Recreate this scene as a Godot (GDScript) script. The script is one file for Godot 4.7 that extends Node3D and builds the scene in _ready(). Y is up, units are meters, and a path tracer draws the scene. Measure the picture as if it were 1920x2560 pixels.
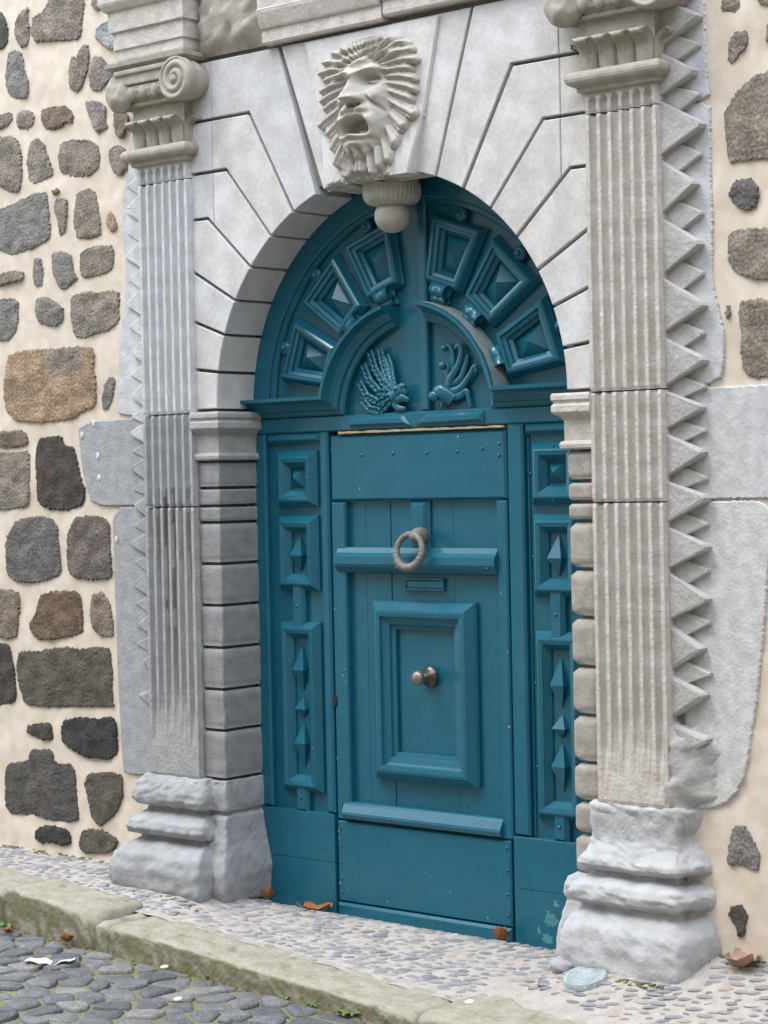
extends Node3D
# A carved stone doorway with a teal panelled door in a rubble wall, seen from across a cobbled street.
# World: x along the wall, y up, z out of the wall towards the street; the front of the arch stones is z = 0.

class Builder:
	var st := SurfaceTool.new()
	var tint := Color.WHITE
	func _init(smooth := false):
		st.begin(Mesh.PRIMITIVE_TRIANGLES)
		st.set_smooth_group(0 if smooth else -1)
	func tri(a: Vector3, b: Vector3, c: Vector3):
		st.set_color(tint); st.add_vertex(a)
		st.set_color(tint); st.add_vertex(c)
		st.set_color(tint); st.add_vertex(b)
	func quad(a: Vector3, b: Vector3, c: Vector3, d: Vector3):
		tri(a, b, c); tri(a, c, d)
	func ctri(a: Vector3, b: Vector3, c: Vector3, ca: Color, cb: Color, cc: Color):
		st.set_color(ca); st.add_vertex(a)
		st.set_color(cc); st.add_vertex(c)
		st.set_color(cb); st.add_vertex(b)
	func grid(rows: Array, closed := false, cols: Array = []):
		for i in rows.size() - 1:
			var a: PackedVector3Array = rows[i]
			var b: PackedVector3Array = rows[i + 1]
			var n := a.size()
			for j in (n if closed else n - 1):
				var k := (j + 1) % n
				if cols.is_empty():
					quad(a[j], a[k], b[k], b[j])
				else:
					var ca: PackedColorArray = cols[i]
					var cb: PackedColorArray = cols[i + 1]
					ctri(a[j], a[k], b[k], ca[j], ca[k], cb[k])
					ctri(a[j], b[k], b[j], ca[j], cb[k], cb[j])
	func mesh() -> ArrayMesh:
		st.generate_normals()
		return st.commit()

var M := {}
var rng := RandomNumberGenerator.new()
var nz := FastNoiseLite.new()
var taken := {}

# ---------------------------------------------------------------- naming and tagging
func numbered(called: String) -> String:
	if not taken.has(called):
		taken[called] = 0
		return called
	taken[called] += 1
	return "%s_%03d" % [called, taken[called]]

func obj(called: String, b: Builder, m: Material, parent: Node = self) -> MeshInstance3D:
	return put(called, b.mesh(), m, parent)

func put(called: String, mesh: Mesh, m: Material, parent: Node = self, at := Transform3D.IDENTITY) -> MeshInstance3D:
	var o := MeshInstance3D.new()
	o.mesh = mesh
	o.material_override = m
	o.transform = at
	o.name = numbered(called) if parent == self else called
	parent.add_child(o, true)
	return o

func tag(o: Node, label: String, category: String, group := "") -> Node:
	o.set_meta("label", label)
	o.set_meta("category", category)
	o.set_meta("kind", "thing")
	if group != "":
		o.set_meta("group", group)
	return o

func struct(o: Node) -> Node:
	o.set_meta("kind", "structure")
	return o

func root(called: String, at := Vector3.ZERO, parent: Node = self) -> Node3D:
	var o := Node3D.new()
	o.name = numbered(called) if parent == self else called
	o.position = at
	parent.add_child(o, true)
	return o

# ---------------------------------------------------------------- shapes
func ccw(p: PackedVector2Array) -> PackedVector2Array:
	var a := 0.0
	for i in p.size():
		a += p[i].cross(p[(i + 1) % p.size()])
	if a < 0.0:
		p.reverse()
	return p

func inset(p: PackedVector2Array, d: float) -> PackedVector2Array:
	var o := PackedVector2Array()
	var n := p.size()
	for i in n:
		var e0 := (p[i] - p[(i + n - 1) % n]).normalized()
		var e1 := (p[(i + 1) % n] - p[i]).normalized()
		var n0 := Vector2(-e0.y, e0.x)
		var n1 := Vector2(-e1.y, e1.x)
		var m := (n0 + n1) / maxf(1.0 + n0.dot(n1), 0.25)
		o.append(p[i] + m.limit_length(2.0) * d)
	return o

# a plate with the outline p from z0 to z1 whose front edge is rounded by bev; rough lets the front wander
func prism(b: Builder, poly: PackedVector2Array, z0: float, z1: float, bev := 0.004, segs := 1, xf := Transform3D.IDENTITY, rough := 0.0, back := false):
	var p := ccw(poly.duplicate())
	var rings := [p, p]
	var zs := [z0, z1 - bev]
	for k in range(1, segs + 1):
		var a := PI / 2 * k / segs
		rings.append(inset(p, bev * (1.0 - cos(a))) if bev > 0.0 else p)
		zs.append(z1 - bev + bev * sin(a))
	var rows := []
	for r in rings.size():
		var row := PackedVector3Array()
		for q in rings[r]:
			var dz := 0.0
			if rough > 0.0 and r > 0:
				dz = rough * nz.get_noise_2d(q.x * 900.0, q.y * 900.0)
			row.append(xf * Vector3(q.x, q.y, zs[r] + dz))
		rows.append(row)
	b.grid(rows, true)
	cap(b, rings[-1], rows[-1])
	if back:
		cap(b, rings[0], rows[0], true)

func cap(b: Builder, p2: PackedVector2Array, p3: PackedVector3Array, flip := false):
	var t := Geometry2D.triangulate_polygon(p2)
	if t.is_empty():
		var c := Vector3.ZERO
		for q in p3:
			c += q
		c /= p3.size()
		for i in p3.size():
			b.tri(c, p3[i], p3[(i + 1) % p3.size()])
		return
	for i in range(0, t.size(), 3):
		var x := (p2[t[i + 1]] - p2[t[i]]).cross(p2[t[i + 2]] - p2[t[i]])
		if (x > 0.0) != flip:
			b.tri(p3[t[i]], p3[t[i + 1]], p3[t[i + 2]])
		else:
			b.tri(p3[t[i]], p3[t[i + 2]], p3[t[i + 1]])

func rect(x0: float, y0: float, x1: float, y1: float) -> PackedVector2Array:
	return PackedVector2Array([Vector2(x0, y0), Vector2(x1, y0), Vector2(x1, y1), Vector2(x0, y1)])

func box(b: Builder, x0: float, y0: float, z0: float, x1: float, y1: float, z1: float, bev := 0.004, segs := 1):
	prism(b, rect(x0, y0, x1, y1), z0, z1, bev, segs)

# moves a profile of (offset, height) along a path in a plane; to3 turns (u, v, height) into a point
func sweep(b: Builder, path: PackedVector2Array, closed: bool, prof: PackedVector2Array, to3: Callable, ends := true):
	var n := path.size()
	var rows := []
	for i in n:
		var has0 := closed or i > 0
		var has1 := closed or i < n - 1
		var e0 := (path[i] - path[(i + n - 1) % n]).normalized() if has0 else Vector2.ZERO
		var e1 := (path[(i + 1) % n] - path[i]).normalized() if has1 else Vector2.ZERO
		if not has0: e0 = e1
		if not has1: e1 = e0
		var n0 := Vector2(-e0.y, e0.x)
		var n1 := Vector2(-e1.y, e1.x)
		var m := (n0 + n1) / maxf(1.0 + n0.dot(n1), 0.2)
		var row := PackedVector3Array()
		for q in prof:
			var w := path[i] + m * q.x
			row.append(to3.call(w.x, w.y, q.y))
		rows.append(row)
	if closed:
		rows.append(rows[0])
	b.grid(rows)
	if ends and not closed:
		cap(b, prof, rows[0], true)
		cap(b, prof, rows[-1])

func flat(u: float, v: float, h: float) -> Vector3:
	return Vector3(u, v, h)

func mirrored(u: float, v: float, h: float) -> Vector3:
	return Vector3(-u, v, h)

func plan(u: float, v: float, h: float) -> Vector3:
	return Vector3(u, h, v)

func pv(a: Array) -> PackedVector2Array:
	var o := PackedVector2Array()
	for i in range(0, a.size(), 2):
		o.append(Vector2(a[i], a[i + 1]))
	return o

# a profile (z, y) drawn along x
func along(b: Builder, prof: PackedVector2Array, x0: float, x1: float, bev := 0.0):
	var rows := []
	for x in [x0, x1]:
		var row := PackedVector3Array()
		for q in prof:
			row.append(Vector3(x, q.y, q.x))
		rows.append(row)
	b.grid(rows)
	cap(b, prof, rows[0], true)
	cap(b, prof, rows[1])

func lathe(b: Builder, prof: PackedVector2Array, segs: int, xf: Transform3D, flute := 0, deep := 0.0):
	var rows := []
	for q in prof:
		var row := PackedVector3Array()
		for k in segs:
			var a := TAU * k / segs
			var r := q.x
			if flute > 0:
				r -= deep * absf(sin(a * flute / 2.0)) * clampf(q.x * 20.0, 0.0, 1.0)
			row.append(xf * Vector3(cos(a) * r, q.y, sin(a) * r))
		rows.append(row)
	b.grid(rows, true)

func tube(b: Builder, pts: Array, radii: Array, segs := 8, steps := 6, squash := 1.0):
	var fine := []
	var rad := []
	var n := pts.size()
	for i in n - 1:
		var p0: Vector3 = pts[maxi(i - 1, 0)]
		var p1: Vector3 = pts[i]
		var p2: Vector3 = pts[i + 1]
		var p3: Vector3 = pts[mini(i + 2, n - 1)]
		for s in steps:
			var t := float(s) / steps
			fine.append(p1.cubic_interpolate(p2, p0, p3, t))
			rad.append(lerpf(radii[i], radii[i + 1], t))
	fine.append(pts[n - 1])
	rad.append(radii[n - 1])
	var rows := []
	for i in fine.size():
		var d: Vector3 = (fine[mini(i + 1, fine.size() - 1)] - fine[maxi(i - 1, 0)]).normalized()
		var side := d.cross(Vector3(0, 0, 1))
		if side.length() < 0.01:
			side = d.cross(Vector3(0, 1, 0))
		side = side.normalized()
		var up := side.cross(d).normalized()
		var row := PackedVector3Array()
		for k in segs:
			var a := TAU * k / segs
			row.append(fine[i] + side * cos(a) * rad[i] + up * sin(a) * rad[i] * squash)
		rows.append(row)
	b.grid(rows, true)
	for e in [0, rows.size() - 1]:
		for k in segs:
			b.tri(fine[e], rows[e][k], rows[e][(k + 1) % segs])

func ball(b: Builder, c: Vector3, r: Vector3, segs := 12, rings := 8):
	var prof := PackedVector2Array()
	for i in rings + 1:
		var a := PI * i / rings
		prof.append(Vector2(sin(a), -cos(a)))
	lathe(b, prof, segs, Transform3D(Basis.from_scale(r), c))

# ---------------------------------------------------------------- materials
func lin(r: float, g: float, bl: float) -> Color:
	return Color(r, g, bl).linear_to_srgb()

func noise(seed_: int, freq: float, oct := 4, kind := FastNoiseLite.TYPE_SIMPLEX_SMOOTH) -> FastNoiseLite:
	var n := FastNoiseLite.new()
	n.seed = seed_
	n.noise_type = kind
	n.frequency = freq
	n.fractal_type = FastNoiseLite.FRACTAL_FBM
	n.fractal_octaves = oct
	return n

func bytes(n: FastNoiseLite, w: int, h: int, tall := 1) -> PackedByteArray:
	var im := n.get_seamless_image(w, h / tall)
	im.convert(Image.FORMAT_L8)
	if tall > 1:
		im.resize(w, h, Image.INTERPOLATE_CUBIC)
	return im.get_data()

# two layers of noise, fine and broad, as a tint between dark and pale; specks are small separate spots
func texture(size: int, fine: PackedByteArray, broad: PackedByteArray, dark: Color, pale: Color, mixed: float, speck := 0, spot := Color.BLACK) -> ImageTexture:
	var out := PackedByteArray()
	out.resize(size * size * 3)
	for i in size * size:
		var t := clampf((fine[i] * mixed + broad[i] * (1.0 - mixed)) / 255.0, 0.0, 1.0)
		t = clampf((t - 0.25) * 2.0, 0.0, 1.0)
		var c := dark.lerp(pale, t)
		if speck > 0 and fine[i] > 255 - speck:
			c = spot
		out[i * 3] = int(c.r * 255.0); out[i * 3 + 1] = int(c.g * 255.0); out[i * 3 + 2] = int(c.b * 255.0)
	var im := Image.create_from_data(size, size, false, Image.FORMAT_RGB8, out)
	im.generate_mipmaps()
	return ImageTexture.create_from_image(im)

# small chips where an older, paler coat shows
func chips(tex: ImageTexture, fine: PackedByteArray, grain: PackedByteArray, size: int) -> ImageTexture:
	var im := tex.get_image()
	im.clear_mipmaps()
	for i in size * size:
		if fine[i] > 198 and grain[i] > 140:
			im.set_pixel(i % size, i / size, Color(1.0, 1.0, 0.98))
		elif fine[i] < 44 and grain[i] < 104:
			im.set_pixel(i % size, i / size, Color(0.55, 0.6, 0.62))
	im.generate_mipmaps()
	return ImageTexture.create_from_image(im)

func relief(data: PackedByteArray, size: int) -> ImageTexture:
	return ImageTexture.create_from_image(Image.create_from_data(size, size, false, Image.FORMAT_L8, data))

func mat(color: Color, tex: Texture2D, bump: Texture2D, deep: float, scale_: float, rough: float) -> StandardMaterial3D:
	var m := StandardMaterial3D.new()
	m.albedo_color = color
	m.albedo_texture = tex
	m.vertex_color_use_as_albedo = true
	m.roughness = rough
	m.uv1_triplanar = true
	m.uv1_world_triplanar = true
	m.uv1_scale = Vector3.ONE * scale_
	m.cull_mode = BaseMaterial3D.CULL_DISABLED
	if bump:
		m.heightmap_enabled = true
		m.heightmap_texture = bump
		m.heightmap_scale = deep
	return m

func make_materials():
	var s := 512
	var fine := bytes(noise(1, 0.06, 5), s, s)
	var grain := bytes(noise(2, 0.16, 3), s, s)
	var broad := bytes(noise(3, 0.008, 4), s, s)
	var broad2 := bytes(noise(4, 0.016, 5), s, s)
	var pits := bytes(noise(5, 0.07, 2, FastNoiseLite.TYPE_CELLULAR), s, s)
	var streak := bytes(noise(6, 0.09, 4), s, s, 16)
	var streak2 := bytes(noise(7, 0.03, 4), s, s, 8)
	var grey := texture(s, grain, broad2, Color(0.86, 0.86, 0.86), Color(1, 1, 1), 0.4)
	var spotty := texture(s, fine, broad, Color(0.66, 0.655, 0.65), Color(1, 1, 1), 0.6)
	var warm := texture(s, grain, broad2, Color(0.86, 0.835, 0.81), Color(1, 1, 1), 0.4)
	var sand := texture(s, grain, broad, Color(0.93, 0.90, 0.86), Color(1, 1, 1), 0.4)
	var painted := texture(s, streak, broad2, Color(0.80, 0.835, 0.86), Color(0.86, 0.885, 0.90), 0.35, 0)
	painted = chips(painted, fine, grain, s)
	var plain := texture(s, fine, broad, Color(0.885, 0.875, 0.865), Color(1, 1, 1), 0.35, 20, Color(0.72, 0.71, 0.70))
	var mossy := texture(s, fine, broad2, Color(0.84, 0.83, 0.72), Color(1, 0.99, 0.97), 0.45)
	var wood := texture(s, streak, broad2, Color(0.8, 0.84, 0.86), Color(1, 1, 1), 0.5)
	var rgrain := relief(grain, s)
	var rfine := relief(fine, s)
	var rpits := relief(pits, s)
	var rstreak := relief(streak2, s)
	# dressed stone of the doorway
	M.tooth = mat(lin(0.45, 0.443, 0.438), grey, rfine, 0.2, 1.6, 0.92)
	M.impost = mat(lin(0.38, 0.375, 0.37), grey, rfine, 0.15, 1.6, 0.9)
	M.pale = mat(lin(0.59, 0.587, 0.60), plain, rgrain, 0.06, 1.3, 0.9)
	M.pale_warm = mat(lin(0.57, 0.558, 0.555), plain, rgrain, 0.06, 1.5, 0.9)
	M.pale_cool = mat(lin(0.555, 0.56, 0.585), plain, rgrain, 0.06, 1.1, 0.9)
	M.carved = mat(lin(0.385, 0.36, 0.325), warm, rfine, 0.12, 1.6, 0.9)
	M.mask = mat(lin(0.475, 0.458, 0.43), warm, rfine, 0.08, 1.6, 0.9)
	M.quoin = mat(lin(0.262, 0.266, 0.272), grey, rfine, 0.12, 1.6, 0.9)  # grey jamb stone, darkened further for the narrow street's shade
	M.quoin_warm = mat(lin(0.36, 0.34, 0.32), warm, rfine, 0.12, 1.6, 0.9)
	M.slab_low = mat(lin(0.345, 0.352, 0.368), grey, rfine, 0.15, 1.6, 0.92)  # darker copy of slab: greyer stone, with street shade put into the colour
	M.grey = mat(lin(0.35, 0.352, 0.355), grey, rfine, 0.2, 1.6, 0.9)  # lower shaft: greyer stone, part of the darkness is street shade
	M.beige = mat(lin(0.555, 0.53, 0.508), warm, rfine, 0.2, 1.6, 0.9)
	M.chalky = mat(lin(0.46, 0.464, 0.48), grey, rfine, 0.2, 1.6, 0.92)
	M.slab = mat(lin(0.55, 0.555, 0.575), grey, rfine, 0.12, 1.6, 0.92)
	M.slab_pale = mat(lin(0.59, 0.588, 0.595), grey, rfine, 0.13, 1.9, 0.92)
	M.dusty = mat(lin(0.25, 0.295, 0.295), wood, rfine, 0.1, 2.0, 0.75)
	M.core = mat(lin(0.22, 0.2, 0.185), grey, rfine, 0.3, 1.0, 0.95)
	# the wall
	M.mortar = mat(lin(0.67, 0.605, 0.54), sand, rgrain, 0.12, 2.2, 0.95)
	var tones := {
		w = [0.315, 0.275, 0.235], g = [0.275, 0.265, 0.255], d = [0.115, 0.106, 0.10], p = [0.33, 0.29, 0.28], b = [0.25, 0.195, 0.15],
		l = [0.40, 0.425, 0.46], o = [0.44, 0.315, 0.21], e = [0.085, 0.070, 0.062], v = [0.185, 0.172, 0.17], q = [0.20, 0.168, 0.155],
		t = [0.29, 0.235, 0.185], c = [0.20, 0.135, 0.092], m = [0.135, 0.118, 0.096], k = [0.05, 0.049, 0.051],
	}
	for k in tones:
		M[k] = mat(lin(tones[k][0], tones[k][1], tones[k][2]), spotty, rpits if k in "wdgvqek" else rfine, 0.35, 1.9, 0.95)
	# the door
	M.paint = mat(lin(0.013, 0.145, 0.212), painted, rstreak, 0.04, 0.8, 0.24)
	M.bare_wood = mat(lin(0.50, 0.38, 0.24), wood, rstreak, 0.2, 2.0, 0.8)
	M.worn_paint = mat(lin(0.06, 0.26, 0.28), wood, rfine, 0.1, 2.0, 0.7)
	M.rust = mat(lin(0.30, 0.28, 0.265), spotty, rfine, 0.12, 6.0, 0.65)
	M.rust.metallic = 0.35
	M.brass = mat(lin(0.33, 0.30, 0.245), spotty, null, 0.0, 4.0, 0.45)
	M.brass.metallic = 0.7
	M.bronze = mat(lin(0.155, 0.135, 0.115), spotty, null, 0.0, 4.0, 0.35)
	M.bronze.metallic = 0.8
	M.dark = mat(lin(0.01, 0.012, 0.014), null, null, 0.0, 1.0, 0.9)
	# the street
	M.pavement = mat(lin(0.405, 0.385, 0.365), warm, rfine, 0.35, 1.6, 0.95)
	M.kerb = mat(lin(0.335, 0.325, 0.30), mossy, rfine, 0.3, 1.2, 0.92)  # colour lowered to hold the shade of the narrow street
	M.dirt = mat(lin(0.19, 0.19, 0.12), mossy, rfine, 0.6, 2.0, 0.98)
	for k in 4:
		var c: Array = [[0.145, 0.152, 0.165], [0.185, 0.19, 0.20], [0.11, 0.116, 0.13], [0.255, 0.252, 0.246]][k]
		M["cobble%d" % k] = mat(lin(c[0], c[1], c[2]), spotty, rfine, 0.25, 2.2, 0.7)  # stone greys, lowered to hold street shade in the colour
	for k in 5:
		var c: Array = [[0.19, 0.193, 0.225], [0.34, 0.32, 0.30], [0.40, 0.31, 0.26], [0.25, 0.25, 0.27], [0.44, 0.41, 0.38]][k]
		M["pebble%d" % k] = mat(lin(c[0], c[1], c[2]), grey, null, 0.0, 4.0, 0.6)
	M.leaf = mat(lin(0.42, 0.16, 0.045), spotty, rfine, 0.1, 9.0, 0.7)
	M.pale_leaf = mat(lin(0.46, 0.30, 0.22), spotty, rfine, 0.1, 9.0, 0.7)
	M.chip = mat(lin(0.34, 0.47, 0.48), wood, null, 0.0, 4.0, 0.8)
	M.paper = mat(lin(0.78, 0.71, 0.68), sand, null, 0.0, 5.0, 0.9)
	M.white = mat(lin(0.78, 0.78, 0.78), sand, null, 0.0, 2.0, 0.6)
	M.weed = mat(lin(0.10, 0.20, 0.045), mossy, null, 0.0, 6.0, 0.7)
	M.moss = mat(lin(0.165, 0.175, 0.065), mossy, rfine, 0.4, 9.0, 0.95)
	M.cover = mat(lin(0.42, 0.49, 0.52), spotty, rgrain, 0.05, 3.0, 0.75)
	M.far_wall = mat(lin(0.42, 0.37, 0.30), sand, rgrain, 0.3, 0.3, 0.95)
	M.far_roof = mat(lin(0.25, 0.13, 0.09), spotty, rfine, 0.5, 0.5, 0.9)
	M.shutter = mat(lin(0.16, 0.15, 0.14), wood, null, 0.0, 1.0, 0.6)
	M.pane = mat(lin(0.03, 0.035, 0.04), null, null, 0.0, 1.0, 0.08)

# outlines of the stones in millimetres along and up the wall, with the tone of each
var STONES_WEST := [
	["d", [-2282,3881,-2218,3857,-2193,3825,-2173,3774,-2180,3720,-2224,3693,-2288,3716]],
	["w", [-2027,3853,-2039,3801,-2026,3744,-2043,3686,-2086,3679,-2131,3740,-2124,3801,-2080,3841]],
	["w", [-1870,3894,-1664,3860,-1672,3768,-1695,3660,-1877,3677,-2001,3696,-2025,3751,-2003,3802,-1934,3818]],
	["w", [-1610,3844,-1551,3834,-1548,3771,-1583,3761,-1612,3785]],
	["l", [-1545,3709,-1468,3703,-1412,3648,-1385,3579,-1453,3573,-1520,3593,-1597,3644,-1595,3684]],
	["g", [-2182,3669,-2139,3677,-2087,3658,-2068,3581,-2039,3502,-2057,3453,-2157,3467,-2203,3525,-2201,3579]],
	["w", [-1661,3634,-1638,3585,-1661,3509,-1693,3454,-1733,3433,-1773,3465,-1775,3538,-1753,3602,-1729,3565,-1697,3620]],
	["p", [-1604,3580,-1551,3552,-1532,3520,-1455,3512,-1475,3482,-1525,3456,-1575,3418,-1634,3432,-1646,3507,-1629,3557]],
	["w", [-2300,3410,-2165,3406,-2166,3375,-2194,3351,-2237,3340,-2302,3351]],
	["w", [-2123,3397,-2053,3405,-2013,3373,-2019,3329,-2067,3315,-2120,3328,-2135,3358]],
	["b", [-1960,3389,-1887,3393,-1806,3386,-1756,3356,-1753,3302,-1798,3315,-1840,3290,-1932,3301,-1964,3336]],
	["p", [-1675,3388,-1596,3378,-1538,3347,-1549,3296,-1531,3254,-1610,3241,-1629,3286,-1656,3343]],
	["w", [-1485,3320,-1423,3312,-1395,3282,-1401,3244,-1436,3197,-1479,3215,-1492,3269]],
	["w", [-2293,3309,-2174,3301,-2127,3268,-2103,3210,-2101,3107,-2130,3049,-2194,3056,-2300,3108]],
	["w", [-2043,3257,-1995,3269,-1955,3243,-1926,3176,-1892,3104,-1940,3083,-2013,3070,-2054,3088,-2070,3165]],
	["w", [-1842,3226,-1771,3234,-1661,3224,-1602,3191,-1589,3149,-1596,3091,-1656,3068,-1756,3072,-1846,3106,-1860,3155]],
	["w", [-1524,3168,-1466,3174,-1428,3150,-1416,3071,-1461,3040,-1518,3082,-1531,3129]],
	["b", [-1905,3028,-1864,3034,-1854,3016,-1886,3003]],
	["w", [-1881,2989,-1809,2988,-1806,2927,-1820,2842,-1856,2821,-1866,2893,-1888,2936]],
	["w", [-1738,3001,-1668,3016,-1624,2988,-1601,2920,-1595,2834,-1595,2807,-1675,2795,-1750,2808,-1767,2890,-1755,2949]],
	["g", [-2294,2983,-2174,2995,-2110,3012,-2004,3032,-1936,3025,-1934,2960,-1921,2865,-1928,2818,-2044,2788,-2193,2770,-2300,2817]],
	["o", [-1549,2882,-1524,2902,-1496,2851,-1489,2824,-1527,2808,-1553,2843]],
	["g", [-1920,2756,-1848,2760,-1788,2738,-1775,2664,-1751,2629,-1834,2588,-1874,2605,-1913,2669]],
	["w", [-1732,2740,-1636,2765,-1519,2751,-1516,2689,-1527,2651,-1601,2634,-1721,2633,-1734,2687]],
	["g", [-2030,2746,-1988,2739,-1975,2674,-1982,2616,-2034,2617,-2042,2686]],
	["w", [-2315,2687,-2196,2702,-2111,2688,-2107,2657,-2176,2649,-2317,2635]],
	["g", [-2319,2580,-2200,2581,-2153,2564,-2150,2488,-2168,2428,-2218,2393,-2326,2396]],
	["g", [-2026,2562,-1958,2569,-1907,2547,-1847,2502,-1854,2452,-1911,2429,-2014,2459,-2033,2515]],
	["w", [-1794,2558,-1703,2572,-1604,2561,-1525,2565,-1487,2549,-1486,2431,-1550,2396,-1639,2388,-1730,2370,-1775,2383,-1797,2465]],
	["o", [-2231,2321,-2134,2343,-1904,2337,-1781,2337,-1671,2330,-1652,2303,-1664,2243,-1651,2190,-1650,2077,-1720,2059,-1802,2022,-2008,2016,-2188,2029,-2251,2079,-2263,2184]],
	["g", [-1582,2173,-1547,2201,-1523,2184,-1541,2105,-1572,2054,-1606,2062,-1604,2121]],
	["b", [-2330,1985,-2126,1985,-2101,1923,-2225,1909,-2333,1919]],
	["w", [-2345,1891,-2193,1891,-2102,1895,-2095,1799,-2104,1689,-2116,1648,-2235,1632,-2354,1636]],
	["e", [-2032,1948,-1927,1955,-1876,1951,-1867,1910,-1801,1905,-1769,1800,-1732,1719,-1744,1652,-1836,1626,-1980,1634,-2047,1661,-2053,1798,-2056,1867]],
	["v", [-2193,1587,-2044,1604,-1951,1587,-1916,1546,-1914,1451,-1897,1349,-1991,1321,-2097,1305,-2214,1310,-2272,1344,-2277,1497]],
	["q", [-1797,1599,-1716,1602,-1636,1599,-1583,1579,-1576,1486,-1571,1334,-1685,1325,-1796,1330,-1856,1363,-1855,1519]],
	["t", [-2367,1276,-2205,1269,-2190,1234,-2207,1068,-2256,1049,-2375,1062]],
	["c", [-2046,1251,-1941,1274,-1818,1273,-1778,1250,-1771,1163,-1763,1096,-1866,1072,-1969,1055,-2074,1055,-2130,1112,-2081,1168]],
	["t", [-1697,1265,-1637,1273,-1590,1227,-1568,1142,-1570,1082,-1654,1086,-1703,1111,-1720,1191]],
	["e", [-2377,1027,-2268,1024,-2239,914,-2227,803,-2239,764,-2387,739]],
	["m", [-2199,995,-2087,999,-1898,1027,-1776,1021,-1655,1036,-1596,1028,-1580,923,-1588,843,-1575,777,-1785,772,-1980,758,-2170,758,-2209,860,-2222,928]],
	["e", [-2157,661,-2087,679,-1993,685,-1979,625,-2006,609,-2079,611,-2158,634]],
	["k", [-1909,704,-1806,723,-1686,721,-1596,739,-1563,711,-1557,586,-1612,549,-1772,550,-1913,602,-1926,655]],
	["d", [-2145,558,-1992,569,-1973,509,-1844,511,-1829,364,-1822,263,-1987,252,-2134,269,-2285,256,-2326,301,-2315,477,-2152,509]],
	["m", [-1754,478,-1634,498,-1536,495,-1534,403,-1581,319,-1682,253,-1731,285,-1758,370,-1781,429]],
	["k", [-2110,203,-2030,231,-1895,223,-1877,163,-1929,145,-2001,158,-2085,143,-2122,167]],
	["m", [-1803,231,-1682,243,-1565,207,-1606,150,-1766,127,-1826,148]],
]
var STONES_EAST := [
	["w", [1496,3316,1557,3306,1550,3246,1486,3264]],
	["w", [1618,3305,1692,3293,1685,3249,1634,3258]],
	["w", [1540,3189,1581,3185,1586,3139,1556,3113,1520,3078,1509,3090,1513,3155]],
	["w", [1656,3199,1701,3197,1700,3117,1655,3134]],
	["w", [1721,3039,1664,3037,1607,3030,1536,2984,1493,2919,1495,2863,1505,2759,1566,2757,1624,2761,1658,2747,1715,2745]],
	["v", [1524,2696,1588,2699,1616,2661,1610,2606,1574,2592,1528,2614,1503,2653]],
	["w", [1702,2357,1593,2365,1530,2391,1498,2429,1497,2526,1550,2536,1653,2531,1705,2522]],
	["w", [1539,2298,1592,2300,1695,2295,1690,2046,1586,2041,1546,2064,1536,2141,1543,2191,1530,2253]],
	["g", [1486,2282,1501,2286,1503,2250,1488,2241]],
	["g", [1480,551,1521,560,1538,526,1578,468,1571,411,1506,420,1447,419,1457,477]],
	["d", [1462,281,1498,295,1530,258,1520,226,1507,183,1490,181,1479,220,1450,253]],
]

# ---------------------------------------------------------------- the lie of the land
func kerb_front(x: float) -> float:
	return 0.50 + 0.08 * (clampf(x, -3.0, 2.2) + 1.6)

func kerb_top(x: float) -> float:
	return 0.05 - 0.045 * (clampf(x, -3.0, 2.2) + 1.6)

func road_y(x: float, z: float) -> float:
	return -0.10 - 0.012 * clampf(x, -3.0, 2.2) + 0.012 * minf(z - 0.6, 1.5)

func ground_y(x: float, z: float) -> float:
	var zb := kerb_front(x) - 0.26
	var outer := smoothstep(0.8, 1.0, absf(x))
	if z < -0.05:
		var sill := 0.0 - 0.013 * (x + 0.8) - 0.006
		return lerpf(lerpf(0.035, sill, clampf((-0.05 - z) / 0.17, 0.0, 1.0)), 0.112, outer)
	return lerpf(lerpf(0.035, 0.112, outer), kerb_top(x), clampf((z + 0.05) / (zb + 0.05), 0.0, 1.0))

const UPWARD := Basis(Vector3(1, 0, 0), Vector3(0, 0, -1), Vector3(0, 1, 0))

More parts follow.
